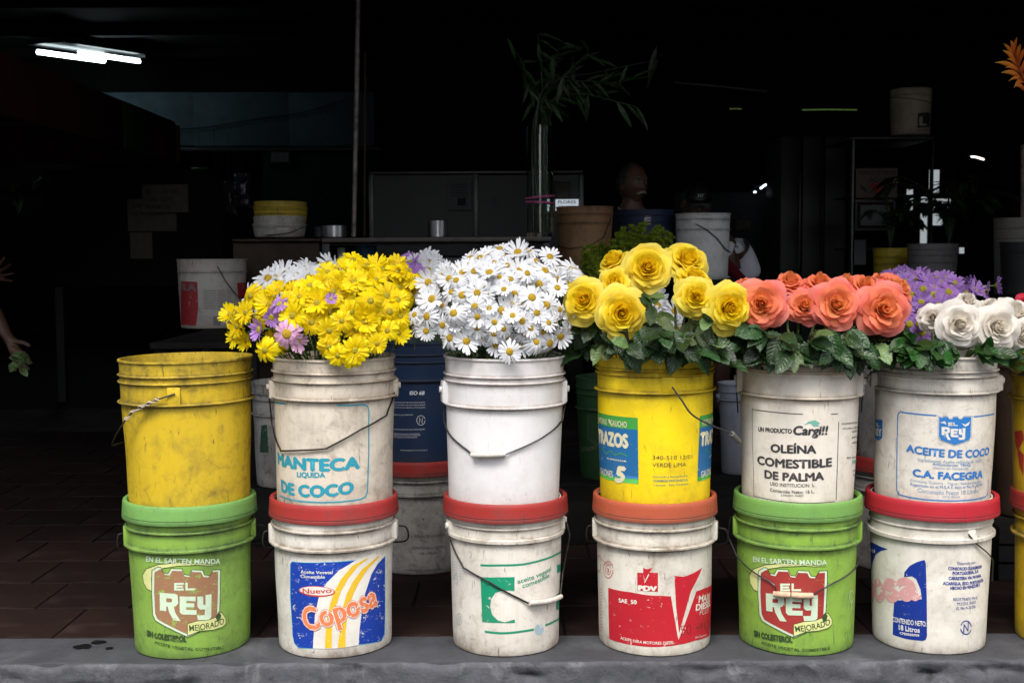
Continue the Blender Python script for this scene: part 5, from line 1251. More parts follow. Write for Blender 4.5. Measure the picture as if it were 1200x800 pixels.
# three buckets on the back table
tz = P(750, 328, 6.2).z
tb = thing('back_table', 'dark table behind the roses carrying the brown, navy and white buckets', 'table', (P(755, 330, 6.2).x, 6.3, 0))
box('table_top', (-.62, -.25, tz - .03), (.62, .35, tz), m_wood2, tb, .004)
for x in (-.6, .55):
    for y in (-.23, .28): box('leg', (x, y, .001), (x + .05, y + .05, tz - .032), m_wood2, tb)
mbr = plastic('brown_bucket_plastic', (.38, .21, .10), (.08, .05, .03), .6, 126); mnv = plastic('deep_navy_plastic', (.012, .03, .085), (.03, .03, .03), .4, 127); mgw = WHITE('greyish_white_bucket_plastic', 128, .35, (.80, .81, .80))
T4 = tub('brown bucket with a wire handle on the back table right of the vase', 685, 243, 328, 66, 58, 6.2, mbr, [(.04, .004, .004, .7), (.085, .005, .004, .7)])
T5 = tub('deep navy bucket on the back table in front of the moustached man', 754, 247, 328, 70, 62, 6.35, mnv, [(.03, .004, .004, .7), (.07, .005, .004, .7)])
T6 = tub('greyish white bucket on the back table with a curved black handle', 823, 251, 328, 64, 58, 6.2, mgw, [(.03, .004, .004, .7), (.082, .005, .004, .7)])
L = Lab(T5, 640, 160, 4.0); wnn = pr('white_print_navy', (.5, .5, .5), (.012, .03, .085), 129, 0, .2)
L.text('E', (463, 410), (486, 410), 30, wnn, .03, 1); L.stroke([(462, 372), (490, 374), (490, 415)], 2, wnn, 0); T5.finish()
T4.wire([T4.pt(60, .06), T4.pt(40, .16), T4.pt(10, .20), T4.pt(-30, .215), T4.pt(-70, .2)], rad=.0024)
T6.lug(-18, .034, .045, .030, .005); T6.wire([T6.pt(-14, .055), T6.pt(8, .085), T6.pt(30, .13), T6.pt(50, .18), T6.pt(80, .2)], rad=.0028)
# feathery filler greens in the dark green bucket
m_fil = simple('feathery_green', (.20, .27, .02), .7, 0, .45, 60)
def filler():
    rnd = random.Random(3); t = thing('filler_greens', 'feathery yellow green filler foliage rising behind the yellow roses', 'foliage', (B3.x, 4.25, .45))
    o_ = Vector(t.location); v = []; f = []
    for k in range(110):
        x = rnd.uniform(682, 790); top = 262 + abs(x - 752) * .28 + rnd.uniform(0, 26) + (10 if x < 720 else 0); Y = 4.3 + rnd.uniform(-.14, .14)
        tip = P(x, top, Y) - o_; base = Vector((rnd.uniform(-.06, .06), rnd.uniform(-.06, .06), 0)); mid = base.lerp(tip, .6) + Vector((0, 0, .04))
        pts = catmull([base, mid, tip], 8); a, b = tube_data(pts, .0012, 4, False)
        mobj('stem', pyd('stem', a, b), t, m_stem, 180)
        for i in range(5, len(pts)):
            fr = (i - 5) / (len(pts) - 5)
            for j in range(7):
                d = Vector((rnd.uniform(-1, 1), rnd.uniform(-1, 1), rnd.uniform(-.1, 1))).normalized(); ln = .045 * (1.15 - fr)
                for m in range(7):
                    c = pts[i] + d * ln * (m + 1) / 7
                    for _ in range(3):
                        e = Vector((rnd.uniform(-1, 1), rnd.uniform(-1, 1), rnd.uniform(-.5, 1))).normalized() * .009; s_ = e.orthogonal().normalized() * .0028; b = len(v)
                        v += [c - s_, c + s_, c + e]; f.append((b, b + 1, b + 2))
    o = mobj('foliage', pyd('foliage', v, f), t, m_fil); o['kind'] = 'stuff'
filler()

# ---------------------------------------------------------------- people
m_skin = simple('tanned_skin', (.13, .062, .040), .5, 0, .15, 30); m_skin2 = simple('brown_skin', (.10, .048, .030), .5, 0, .15, 30)
m_hairg = simple('grey_hair', (.20, .20, .20), .8, 0, .4, 90); m_shirtd = simple('dark_polo_cloth', (.018, .02, .028), .9); m_shirtw = simple('white_shirt_cloth', (.78, .78, .86), .9, 0, .15, 8, .2); m_redc = simple('dark_red_cloth', (.16, .015, .02), .9)
m_shirtb = simple('light_blue_shirt_cloth', (.35, .50, .58), .9, 0, .2, 10)
def skinned(nodes, edges, sub=2):
    """evaluated skin mesh of a joint skeleton: nodes {key: (pos, radius)}"""
    ks = list(nodes); me = bpy.data.meshes.new('sk'); me.from_pydata([nodes[k][0] for k in ks], [(ks.index(a), ks.index(b)) for a, b in edges], []); me.update()
    o = bpy.data.objects.new('sk', me); COL.objects.link(o); md = o.modifiers.new('s', 'SKIN'); md.use_smooth_shade = True
    for i, k in enumerate(ks):
        r_ = nodes[k][1]; r_ = r_ if isinstance(r_, tuple) else (r_, r_); o.data.skin_vertices[0].data[i].radius = r_; o.data.skin_vertices[0].data[i].use_root = (i == 0)
    o.modifiers.new('b', 'SUBSURF').levels = sub
    dg = bpy.context.evaluated_depsgraph_get(); dg.update(); out = bpy.data.meshes.new_from_object(o.evaluated_get(dg)); bpy.data.objects.remove(o); return out
def head_bm(glow=0):
    bm = bmesh.new(); bmesh.ops.create_icosphere(bm, subdivisions=5, radius=1)
    g = lambda p, c, s_, a: a * math.exp(-sum(((p[i] - c[i]) / s_[i]) ** 2 for i in range(3)))
    for v in bm.verts:
        x, y, z = v.co; p = Vector((x * .076, y * .096, z * .118))
        if z < 0: k = 1 - .26 * (-z) ** 1.3; p.x *= k; p.y = p.y * (1 - .10 * -z) - .004 * -z
        if y > 0: p.y *= 1.02
        fr = p.y < .01
        if fr:
            q = (p.x, 0, p.z)
            p.y -= g(q, (0, 0, -.012), (.0105, 1, .020), .020) + g(q, (0, 0, -.024), (.015, 1, .010), .009)      # nose
            p.y -= g(q, (0, 0, .034), (.045, 1, .010), .006)                                                # brow
            for sx in (-1, 1): p.y += g(q, (sx * .031, 0, .014), (.016, 1, .012), .011); p.y -= g(q, (sx * .040, 0, -.018), (.018, 1, .016), .004)
            p.y += g(q, (0, 0, -.055), (.022, 1, .0025), .004); p.y -= g(q, (0, 0, -.049), (.020, 1, .005), .006) + g(q, (0, 0, -.062), (.018, 1, .006), .007)
            p.y -= g(q, (0, 0, -.090), (.022, 1, .014), .008)                                                # chin
        v.co = p
    for sx in (-1, 1):   # ears
        r_ = bmesh.ops.create_uvsphere(bm, u_segments=14, v_segments=10, radius=1, matrix=Matrix.Translation((sx * .077, .010, -.004)) @ Matrix.Rotation(sx * .35, 4, 'Z') @ Matrix.Diagonal((.009, .020, .033, 1)))
    return bm
def person(label, loc, rz, joints, edges, headc, head_rot, skin, pname='person'):
    """one continuous skin body: skeleton + modelled head, voxel remeshed together"""
    t = thing('person', label, 'person', loc, rz); me = skinned(joints, edges); bm = head_bm()
    M = Matrix.Translation(headc) @ Euler(head_rot).to_matrix().to_4x4(); bmesh.ops.transform(bm, matrix=M, verts=bm.verts)
    bm.from_mesh(me); m2 = bpy.data.meshes.new('body'); bm.to_mesh(m2); bm.free(); o = bpy.data.objects.new('body', m2); COL.objects.link(o)
    r_ = o.modifiers.new('r', 'REMESH'); r_.mode = 'VOXEL'; r_.voxel_size = .0042
    dg = bpy.context.evaluated_depsgraph_get(); dg.update(); m3 = bpy.data.meshes.new_from_object(o.evaluated_get(dg)); bpy.data.objects.remove(o)
    b3 = bmesh.new(); b3.from_mesh(m3); seen = set(); isl = []
    for v0 in b3.verts:
        if v0 in seen: continue
        st = [v0]; seen.add(v0); cur = []
        while st:
            q = st.pop(); cur.append(q)
            for e in q.link_edges:
                w_ = e.other_vert(q)
                if w_ not in seen: seen.add(w_); st.append(w_)
        isl.append(cur)
    isl.sort(key=len); pass
    bmesh.ops.delete(b3, geom=[q for i in isl[:-1] if len(i) < 400 for q in i], context='VERTS'); b3.to_mesh(m3); b3.free()
    mobj('body', m3, t, skin, 180); return t, M
def eyes(t, M):
    for sx in (-1, 1):
        bm = bmesh.new(); bmesh.ops.create_uvsphere(bm, u_segments=16, v_segments=12, radius=.0125, matrix=M @ Matrix.Translation((sx * .031, -.074, .014)) @ Matrix.Rotation(R(90), 4, 'X'))
        o = obj('eye', bm, simple('eye_white', (.30, .28, .26), .25), t, 180)
        bm = bmesh.new(); bmesh.ops.create_uvsphere(bm, u_segments=12, v_segments=8, radius=.006, matrix=M @ Matrix.Translation((sx * .031, -.0825, .014))); obj('iris', bm, m_black, o, 180)
def shell(name, M, cond, grow, mat, parent, zc=0):
    """hair or cap: the part of the head surface that satisfies cond, grown outwards and closed"""
    bm = head_bm(); bmesh.ops.delete(bm, geom=[f for f in bm.faces if not cond(f.calc_center_median())], context='FACES')
    bmesh.ops.delete(bm, geom=[v for v in bm.verts if not v.link_faces], context='VERTS'); bm.normal_update()
    for v in bm.verts: v.co += v.normal * grow * (1 + .35 * mnoise.noise(v.co * 60))
    r_ = bmesh.ops.solidify(bm, geom=bm.faces[:], thickness=grow * 1.3)
    bmesh.ops.transform(bm, matrix=M, verts=bm.verts); return obj(name, bm, mat, parent, 180)
def arm(side, sh, el, wr, rs=(.047, .036, .024)): return {side + 's': (sh, rs[0]), side + 'e': (el, rs[1]), side + 'm': (tuple(Vector(el).lerp(Vector(wr), .35)), rs[1] * .98), side + 'w': (wr, (rs[2], rs[2] * .75))}
def hand_nodes(side, wr, d, palm_n, curl=.3, spread=.22, s_=1.0):
    """palm, four fingers and a thumb as chains rooted in the palm"""
    d = Vector(d).normalized(); n_ = Vector(palm_n).normalized(); x = d.cross(n_).normalized(); w_ = Vector(wr); N_ = {}; E = []
    pc = w_ + d * .045 * s_; N_[side + 'p'] = (tuple(pc), (.034 * s_, .014 * s_)); E.append((side + 'w', side + 'p'))
    for i, (off, ln) in enumerate(((-.030, .070), (-.010, .079), (.010, .074), (.028, .058))):
        a = off / .03 * spread; dd = (d * math.cos(a) + x * math.sin(a)).normalized(); p = w_ + d * .085 * s_ + x * off * s_; prev = side + 'p'
        for k, fr in enumerate((0, .42, .75, 1)):
            q = p + dd * ln * fr * s_ - n_ * curl * ln * fr * fr * s_ * -1; key = f'{side}f{i}{k}'; N_[key] = (tuple(q), (.0088 - .0012 * k) * s_); E.append((prev, key)); prev = key
    prev = side + 'p'
    for k, (a, b) in enumerate(((.030, -.036), (.055, -.056), (.078, -.066))):
        q = w_ + d * a * s_ + x * b * s_ + n_ * .012 * s_; key = f'{side}t{k}'; N_[key] = (tuple(q), (.0115 - .0015 * k) * s_); E.append((prev if k else side + 'w', key)); prev = key
    return N_, E
def torso(hz, lean=(0, 0), w=.0):
    # z of hips .. neck for a seated or standing figure, hips at hz
    lx, ly = lean; f_ = lambda z: (lx * (z - hz) / .55, ly * (z - hz) / .55, z)
    N_ = {'pel': (f_(hz), (.15, .11)), 'wst': (f_(hz + .16), (.14, .105)), 'chs': (f_(hz + .36), (.165, .115)), 'nkb': (f_(hz + .49), (.085, .07)), 'nk': (f_(hz + .56), (.055, .055)), 'hd': (f_(hz + .66), (.05, .06))}
    E = [('pel', 'wst'), ('wst', 'chs'), ('chs', 'nkb'), ('nkb', 'nk'), ('nk', 'hd')]
    return N_, E, f_
def legs(hz, ly=0):
    N_ = {}; E = []
    for s_, sx in (('l', -1), ('r', 1)):
        N_[s_ + 'h'] = ((sx * .10, 0, hz - .04), .085); N_[s_ + 'k'] = ((sx * .11, -.03, hz * .52), .06); N_[s_ + 'a'] = ((sx * .11, 0, .09), .04); N_[s_ + 'ft'] = ((sx * .12, -.13, .035), (.035, .03))
        E += [('pel', s_ + 'h'), (s_ + 'h', s_ + 'k'), (s_ + 'k', s_ + 'a'), (s_ + 'a', s_ + 'ft')]
    return N_, E
def man(label, headpx, Y, rz, lean, skin, arms, head_rot):
    hp_ = P(*headpx, Y); hz = hp_.z - .68; tN, tE, f_ = torso(hz, lean); lN, lE = legs(hz)
    hd = f_(hz + .68); c, s_ = math.cos(rz), math.sin(rz); loc = Vector((hp_.x - (hd[0] * c - hd[1] * s_), Y - (hd[0] * s_ + hd[1] * c), 0))
    N_ = dict(tN); N_.update(lN); E = tE + lE; sh = f_(hz + .42)
    for nm, sx in (('L', -1), ('R', 1)):
        S = Vector((sh[0] + sx * .185, sh[1], sh[2])); a_ = arms[0 if sx < 0 else 1]; el = S + Vector(a_[0]); wr = S + Vector(a_[1]); A = arm(nm, tuple(S), tuple(el), tuple(wr)); N_.update(A); E += [('nkb', nm + 's'), (nm + 's', nm + 'e'), (nm + 'e', nm + 'm'), (nm + 'm', nm + 'w')]
        hN, hE = hand_nodes(nm, tuple(wr), wr - el, (0, -1, .3)); N_.update(hN); E += hE
    t, M = person(label, loc, rz, N_, E, (hd[0], hd[1], hd[2]), head_rot, skin); return t, M, N_, tN, f_, hz
def garment(t, N_, keys, edges, grow, mat, name='shirt'):
    me = skinned({k: (N_[k][0], tuple(r_ + grow for r_ in (N_[k][1] if isinstance(N_[k][1], tuple) else (N_[k][1],) * 2))) for k in keys}, edges); return mobj(name, me, t, mat, 180)
# moustached man behind the navy bucket, head turned to his left
t, M, N_, tN, f_, hz = man('grey haired man with white moustache and dark polo behind the navy bucket', (741, 216), 6.85, R(12), (0, -.03), m_skin, (((-.03, .0, -.28), (.02, -.16, -.42)), ((.03, .0, -.28), (-.02, -.16, -.42))), (R(4), 0, R(22)))
N_['Lh'] = (tuple(Vector(N_['Ls'][0]).lerp(Vector(N_['Le'][0]), .6)), .045); N_['Rh'] = (tuple(Vector(N_['Rs'][0]).lerp(Vector(N_['Re'][0]), .6)), .045)
TE = [('pel', 'wst'), ('wst', 'chs'), ('chs', 'nkb'), ('nkb', 'Ls'), ('Ls', 'Lh'), ('nkb', 'Rs'), ('Rs', 'Rh')]
sh_ = garment(t, N_, ['pel', 'wst', 'chs', 'nkb', 'Ls', 'Lh', 'Rs', 'Rh'], TE, .014, m_shirtd)
v, f = tube_data([Vector(f_(hz + .53)) + Vector((math.sin(a) * .078, -math.cos(a) * .075 , -.02 * math.cos(a))) for a in [k * .3 - 2.6 for k in range(18)]], .011, 6); mobj('collar', pyd('collar', v, f), sh_, m_shirtd, 180)
v, f = tube_data([Vector(f_(hz + .545)) + Vector((math.sin(a) * .080, -math.cos(a) * .078, -.02 * math.cos(a))) for a in [k * .3 - 2.0 for k in range(9)]], .003, 5); mobj('collar_stripe', pyd('collar_stripe', v, f), sh_, m_white, 180)
eyes(t, M); shell('hair', M, lambda c: (c.z > .0 and c.y > -.025 and abs(c.x) > .045) or (c.z > .075 and c.y > -.015) or (c.y > .035 and c.z > -.05), .006, simple('dark_grey_hair', (.06, .06, .062), .9, 0, .5, 120), t)
v, f = tube_data([M @ Vector((x, -.100 + abs(x) * abs(x) * 12, -.040 - abs(x) * .35)) for x in (-.036, -.024, -.012, 0, .012, .024, .036)], [.003, .006, .0075, .007, .0075, .006, .003], 8); mobj('moustache', pyd('moustache', v, f), t, simple('white_moustache', (.45, .44, .42), .9), 180)
for sx in (-1, 1):
    v, f = tube_data([M @ Vector((sx * x, -.093 + x * x * 5, .037 - (x - .03) ** 2 * 8)) for x in (.014, .028, .044)], [.003, .004, .002], 6); mobj('eyebrow', pyd('eyebrow', v, f), t, m_hairg, 180)
# man in a cap and glasses leaning forward
t, M, N_, tN, f_, hz = man('man in black cap and glasses, white shirt, leaning behind the white bucket', (816, 241), 6.75, R(8), (-.22, -.05), m_skin2, (((-.05, -.05, -.26), (.0, -.22, -.36)), ((.09, .0, -.27), (.10, -.06, -.52))), (R(12), 0, R(-6)))
N_['Lh'] = (tuple(Vector(N_['Ls'][0]).lerp(Vector(N_['Le'][0]), .6)), .052); N_['Rh'] = (tuple(Vector(N_['Rs'][0]).lerp(Vector(N_['Re'][0]), .6)), .052)
garment(t, N_, ['pel', 'wst', 'chs', 'nkb', 'Ls', 'Lh', 'Rs', 'Rh'], TE, .016, m_shirtw)
eyes(t, M); hat = shell('cap', M, lambda c: c.z > .040, .011, m_black, t)
bm = bmesh.new(); bmesh.ops.create_cone(bm, cap_ends=True, segments=40, radius1=.078, radius2=.074, depth=.006, matrix=Matrix.Translation((0, -.085, .046)) @ Matrix.Rotation(R(10), 4, 'X') @ Matrix.Diagonal((.95, .95, 1, 1))); bmesh.ops.transform(bm, matrix=M, verts=bm.verts); obj('brim', bm, m_black, hat, 40)
tr = text_tris('NY', .01); v = []; f = []
for q in tr:
    b = len(v); v += [M @ Vector(((x - .62) * .026, -.109 + .6 * ((x - .62) * .026) ** 2 * 10, .066 + y * .026)) for x, y in q]; f.append((b, b + 1, b + 2))
mobj('emblem', pyd('emblem', v, f), hat, m_white)
gl = tube('glasses', [M @ Vector((x, -.104 + x * x * 8, .016)) for x in (-.072, -.05, -.03, 0, .03, .05, .072)], .002, m_black, t, 6)
for sx in (-1, 1):
    bm = bmesh.new(); bmesh.ops.create_uvsphere(bm, u_segments=20, v_segments=10, radius=1, matrix=M @ Matrix.Translation((sx * .032, -.100, .010)) @ Matrix.Diagonal((.023, .003, .017, 1))); obj('lens', bm, simple('tinted_lens', (.05, .05, .055), .06), gl, 180)
v, f = tube_data([Vector(N_['chs'][0]) + Vector(q) for q in ((-.14, -.10, .12), (.0, -.145, .0), (.14, -.13, -.14), (.17, -.06, -.26))], .035, 10); mobj('sling_bag', pyd('sling_bag', v, f), t, m_redc, 180)
# person cut by the left edge: one open hand raised, the other arm down holding greens
Yp = 5.3
def reaching():
    sh1 = P(-20, 262, Yp + .05); bx_ = P(-95, 400, Yp).x; loc = Vector((bx_, Yp, 0)); hz = .80
    tN, tE, f_ = torso(hz, (0, 0)); lN, lE = legs(hz); N_ = dict(tN); N_.update(lN); E = tE + lE; l = lambda *a: tuple(P(*a) - loc)
    for nm, S, el, wr in (('L', (-.18, 0, hz + .42), (-.26, -.02, hz + .16), (-.22, -.2, hz + .05)),):
        N_.update(arm(nm, S, el, wr)); E += [('nkb', nm + 's'), (nm + 's', nm + 'e'), (nm + 'e', nm + 'm'), (nm + 'm', nm + 'w')]; hN, hE = hand_nodes(nm, wr, Vector(wr) - Vector(el), (0, -1, 0)); N_.update(hN); E += hE
    S = Vector((.18, 0, hz + .42)); el = l(-14, 355, Yp - .05); wr = l(12, 400, Yp - .12)
    N_.update(arm('R', tuple(S), el, wr, (.05, .038, .025))); E += [('nkb', 'Rs'), ('Rs', 'Re'), ('Re', 'Rm'), ('Rm', 'Rw')]; hN, hE = hand_nodes('R', wr, Vector(wr) - Vector(el), (0, -1, .2), .5, .1); N_.update(hN); E += hE
    hd = f_(hz + .68); t, M = person('person at the left photo edge reaching down to a bunch of greens', loc, 0, N_, E, hd, (0, 0, R(15)), m_skin2)
    N_['Lh'] = (tuple(Vector(N_['Ls'][0]).lerp(Vector(N_['Le'][0]), .6)), .05); N_['Rh'] = (tuple(Vector(N_['Rs'][0]).lerp(Vector(N_['Re'][0]), .8)), .05)
    garment(t, N_, ['pel', 'wst', 'chs', 'nkb', 'Ls', 'Lh', 'Rs', 'Rh'], TE, .014, m_shirtb); eyes(t, M); shell('hair', M, lambda c: c.z > .06 or (c.y > .02 and c.z > -.05), .010, m_black, t)
    # greens in the hand
    g = thing('greens_bunch', 'small yellow green bunch in the hand at the left edge', 'greens', tuple(P(24, 422, Yp - .17)), 0); rnd = random.Random(4)
    for k in range(16):
        d = Vector((rnd.uniform(-.6, 1), rnd.uniform(-1, 0), rnd.uniform(-.8, .6))); place_leaf(g, Vector((rnd.uniform(-.03, .04), 0, rnd.uniform(-.03, .02))), d, Vector((0, -1, .3)), rnd.uniform(.6, 1), LP, rnd)
reaching()
# second person's raised hand is the same gesture seen further back
hp2 = P(-14, 322, 4.7)
def raised():
    loc = Vector((P(-120, 300, 5.8).x, 5.8, 0)); hz = .86; tN, tE, f_ = torso(hz); lN, lE = legs(hz); N_ = dict(tN); N_.update(lN); E = tE + lE
    N_.update(arm('L', (-.18, 0, hz + .42), (-.27, .02, hz + .16), (-.24, -.14, hz))); E += [('nkb', 'Ls'), ('Ls', 'Le'), ('Le', 'Lm'), ('Lm', 'Lw')]; hN, hE = hand_nodes('L', (-.24, -.14, hz), (0, -.3, -1), (0, -1, 0)); N_.update(hN); E += hE
    wr = tuple(P(-20, 328, 5.65) - loc); el = tuple(P(-48, 356, 5.7) - loc); N_.update(arm('R', (.18, 0, hz + .42), el, wr)); E += [('nkb', 'Rs'), ('Rs', 'Re'), ('Re', 'Rm'), ('Rm', 'Rw')]; hN, hE = hand_nodes('R', wr, (1, -.1, .35), (.1, -1, 0), .1, .5); N_.update(hN); E += hE
    t, M = person('person mostly outside the left photo edge with spread fingers raised', loc, 0, N_, E, f_(hz + .68), (0, 0, R(20)), m_skin)
    N_['Lh'] = (tuple(Vector(N_['Ls'][0]).lerp(Vector(N_['Le'][0]), .6)), .05); N_['Rh'] = (tuple(Vector(N_['Rs'][0]).lerp(Vector(N_['Re'][0]), .8)), .05)
    garment(t, N_, ['pel', 'wst', 'chs', 'nkb', 'Ls', 'Lh', 'Rs', 'Rh'], TE, .014, m_shirtb); eyes(t, M); shell('hair', M, lambda c: c.z > .06 or (c.y > .02 and c.z > -.05), .010, m_black, t)
raised()

# ---------------------------------------------------------------- walls, lamp, stalls and signs further back
# lit fluorescent lamp under the ceiling
ln0 = P(58, 58, 10.9); ln1 = P(150, 71, 11.9)
lamp = thing('fluorescent_lamp', 'lit twin tube fluorescent lamp under the dark ceiling at the upper left', 'lamp', tuple((ln0 + ln1) / 2))
m_tube = emit('fluorescent_glow', (.80, .97, 1.0), 5)
def rel(p): return Vector(p) - Vector(lamp.location)
ax = (ln1 - ln0).normalized(); sd = ax.cross(Vector((0, 0, 1))).normalized()
for k, (a, b) in enumerate(((0, .82), (.22, 1.0))):
    off = sd * (.13 if k else -.13) + Vector((0, 0, -.015)); q0 = rel(ln0.lerp(ln1, a)) + off; q1 = rel(ln0.lerp(ln1, b)) + off
    tube('tube', [q0, q1], .022, m_tube, lamp, 12)
bm = bmesh.new(); L0 = (ln1 - ln0).length
add_box(bm, (-L0 / 2 - .06, -.20, .045), (L0 / 2 + .10, .20, .085), bevel=.004); add_box(bm, (L0 / 2 + .02, -.189, .02), (L0 / 2 + .08, .189, .044))
bmesh.ops.transform(bm, matrix=ax.to_track_quat('X', 'Z').to_matrix().to_4x4(), verts=bm.verts); obj('housing', bm, m_black, lamp, 35)
for p_ in (ln0.lerp(ln1, .15), ln0.lerp(ln1, .85)): tube('hanger', [rel(p_) + Vector((0, 0, .086)), Vector((rel(p_).x, rel(p_).y, 3.04 - lamp.location.z))], .005, m_black, lamp, 6)
# painted upper wall with joints and a cable
WY = 12.3
zt = P(300, 108, WY).z; zb2 = P(300, 172, WY).z
for i, (a, b) in enumerate(((100, 226), (227, 338), (339, 438))):
    o = pbox(a, 108, b, 171.5, WY, .05, m_bluew, 'wall_panel'); o['kind'] = 'structure'
o = pbox(90, 172, 445, 178, WY - .03, .12, m_black, 'lintel'); o['kind'] = 'structure'
m_teal = simple('dark_teal_wall', (.010, .020, .020), .9, 0, .2, 2); o = pbox(310, 178.5, 442, 300, WY + .02, .06, m_teal, 'wall_lower'); o['kind'] = 'structure'
cbz = thing('wall_cable', 'thin black cable sagging across the pale blue wall band', 'cable', tuple(P(205, 152, WY - .03)))
tube('cable', [p - Vector(cbz.location) for p in catmull([P(205, 152, WY - .03), P(245, 149, WY - .03), P(300, 140, WY - .03), P(360, 131, WY - .03), P(412, 114, WY - .03)], 5)], .0055, m_black, cbz, 6)
def framed(label, cat, x0, y0, x1, y1, Y, mf, mp, fw=3, name='framed_notice', group=None):
    a = P((x0 + x1) / 2, y1, Y); t = thing(name, label, cat, (a.x, Y, a.z), 0, group)
    if fw:
        for (p, q, r_, u) in ((x0, y0, x1, y0 + fw), (x0, y1 - fw, x1, y1), (x0, y0 + fw, x0 + fw, y1 - fw), (x1 - fw, y0 + fw, x1, y1 - fw)): cb(t, p, q, r_, u, Y, .03, mf, 'frame_bar')
    cb(t, x0 + fw, y0 + fw, x1 - fw, y1 - fw, Y + .006, .01, mp, 'sheet', bevel=0); return t
def pw(t, txt, x0, yb, x1, h, Y, mat): o = wtxt('lettering', txt, x0, yb, x1, h, Y, mat, t); o.location = -Vector(t.location); return o
m_dimp = simple('dim_paper', (.16, .17, .17), .9, 0, .15, 20); m_dimp2 = simple('tan_paper', (.11, .10, .085), .9, 0, .2, 20); m_redi = simple('red_ink', (.35, .03, .04), .9)
t = framed('small framed certificate on the wall under the pale blue band', 'picture', 313, 174, 342, 194, WY - .02, m_teal, m_dimp, 4)
for i in range(4): pw(t, 'certificado de salud', 320, 181 + i * 3, 335, 1.6, WY - .016, m_ink)
# left market stall with red and green fascia
fa = thing('stall_fascia', 'dark red stall fascia board with a green patch running inward at the left', 'fascia', (-2.25, 6.3, 1.53))
zf0, zf1 = P(195, 190, 7.6).z, P(195, 143, 7.6).z
X0 = P(206, 160, 7.6).x
box('board', (X0 - .05 + 2.25, -2.6, 0), (X0 + 2.25, .28, zf1 - 1.53), m_redp, fa, .004); box('board', (X0 - .05 + 2.25, .283, 0), (X0 + .004 + 2.25, .85, zf1 - 1.53), m_grp, fa, .004); box('board', (X0 - .05 + 2.25, .853, 0), (X0 + 2.25, 1.30, zf1 - 1.53), m_redp, fa, .004)
box('end_board', (X0 - 2.0 + 2.25, 1.303, 0), (X0 + .02 + 2.25, 1.33, zf1 - 1.53 - .02), m_redp, fa, .004); box('roof_sheet', (X0 - 2.0 + 2.25, -2.6, zf1 - 1.528), (X0 - .052 + 2.25, 1.3, zf1 - 1.51), m_dark, fa)
for y in (-2.5,): box('post', (X0 - .12 + 2.25, y, -1.529), (X0 - .06 + 2.25, y + .06, -.002), m_black, fa)
bd = thing('stall_board', 'dark board at the end of the stall carrying the handwritten papers', 'board', (X0 - .35, 7.72, 0)); box('board', (-.55, 0, .75), (.60, .03, 1.50), m_dark, bd); box('post', (-.5, .031, 0), (-.45, .08, 1.4), m_black, bd); box('post', (.45, .031, 0), (.5, .08, 1.4), m_black, bd)
for i, (lab, x0, y0, x1, y1, Yq, wds) in enumerate((('largest handwritten paper sheet, uppermost right on the dark stall board', 167, 216, 220, 249, 7.69, ('E.   WW', 'FLORES Y CORONAS', 'RAMOS')), ('wide handwritten paper sheet, lower left of the largest one', 150, 233, 206, 271, 7.705, ('S/V  A A A', 'SE HACEN', '')), ('narrow plain paper sheet hanging lowest on the stall board', 153, 272, 178, 303, 7.69, ('', '', '')))):
    t = framed(lab, 'paper', x0, y0, x1, y1, Yq - .02 * (i == 0), m_dimp2, m_dimp2, 0, 'paper_sheet', 'papers on the stall board')
    for k, q in enumerate(wds):
        if q: pw(t, q, x0 + 5, y0 + 11 + k * 9, x0 + (x1 - x0) * (.8 - .1 * k), 5, Yq - .02 * (i == 0) + .004, m_ink)
# poles
def pole(label, pts, r_, mat, Y, group='thin poles by the counter'):
    a = P(*pts[-1], Y); t = thing('pole', label, 'pole', tuple(a), 0, group); tube('shaft', [P(x, y, Y) - a for x, y in pts], r_, mat, t, 12); return t
m_polem = simple('worn_pale_pole', (.34, .29, .25), .5, .3, .5, 25)
pole('pale worn pole rising from the counter to the ceiling', [(420.5, -40), (418, 120), (414.5, 277)], .012, m_polem, 5.9); pole('thinner dark pole right of the pale one', [(428, 60), (427.5, 180), (427, 277)], .006, m_brownw, 5.95)
cd_ = thing('ceiling_conduit', 'grey conduit pipe running under the ceiling at upper middle right', 'pipe', tuple(P(790, 97, 9.5))); tube('pipe', [Vector((0, 0, 0)), P(840, 101, 9.5) - P(790, 97, 9.5), P(899, 107.5, 9.5) - P(790, 97, 9.5)], .012, m_alu, cd_, 8)
# glass display cabinet behind the counter
YC = 8.4
ca = thing('display_cabinet', 'aluminium framed glass display cabinet behind the counter with notices', 'cabinet', (P(560, 280, YC).x, YC, 0))
for (a, b, c, d_) in ((433, 200, 683, 204), (555, 204.5, 560, 300), (679, 204.5, 684, 300), (433, 204.5, 437, 300)): cb(ca, a, b, c, d_, YC, .04, m_alu, 'frame_bar')
cb(ca, 438, 205, 554, 300, YC + .02, .008, m_greyp, 'pane', bevel=0); cb(ca, 561, 205, 678, 300, YC + .02, .008, m_greyp, 'pane', bevel=0); cb(ca, 434, 301, 683, 306, YC, .45, m_alu, 'base', floor_=True)
t = framed('grey poster with a dark block on the middle of the display cabinet', 'poster', 525, 211, 552, 246, YC - .03, m_dimp, m_dimp, 0, 'poster')
for i in range(5): pw(t, 'FLORISTERIA', 529, 217 + i * 3.4, 548, 1.8, YC - .028, m_ink)
cb(t, 536, 232, 546, 241, YC - .034, .003, m_ink, 'picture_block', bevel=0)
t = thing('round_emblem', 'small round emblem sticker on the right pane of the cabinet', 'sticker', tuple(P(583, 243, YC - .01)))
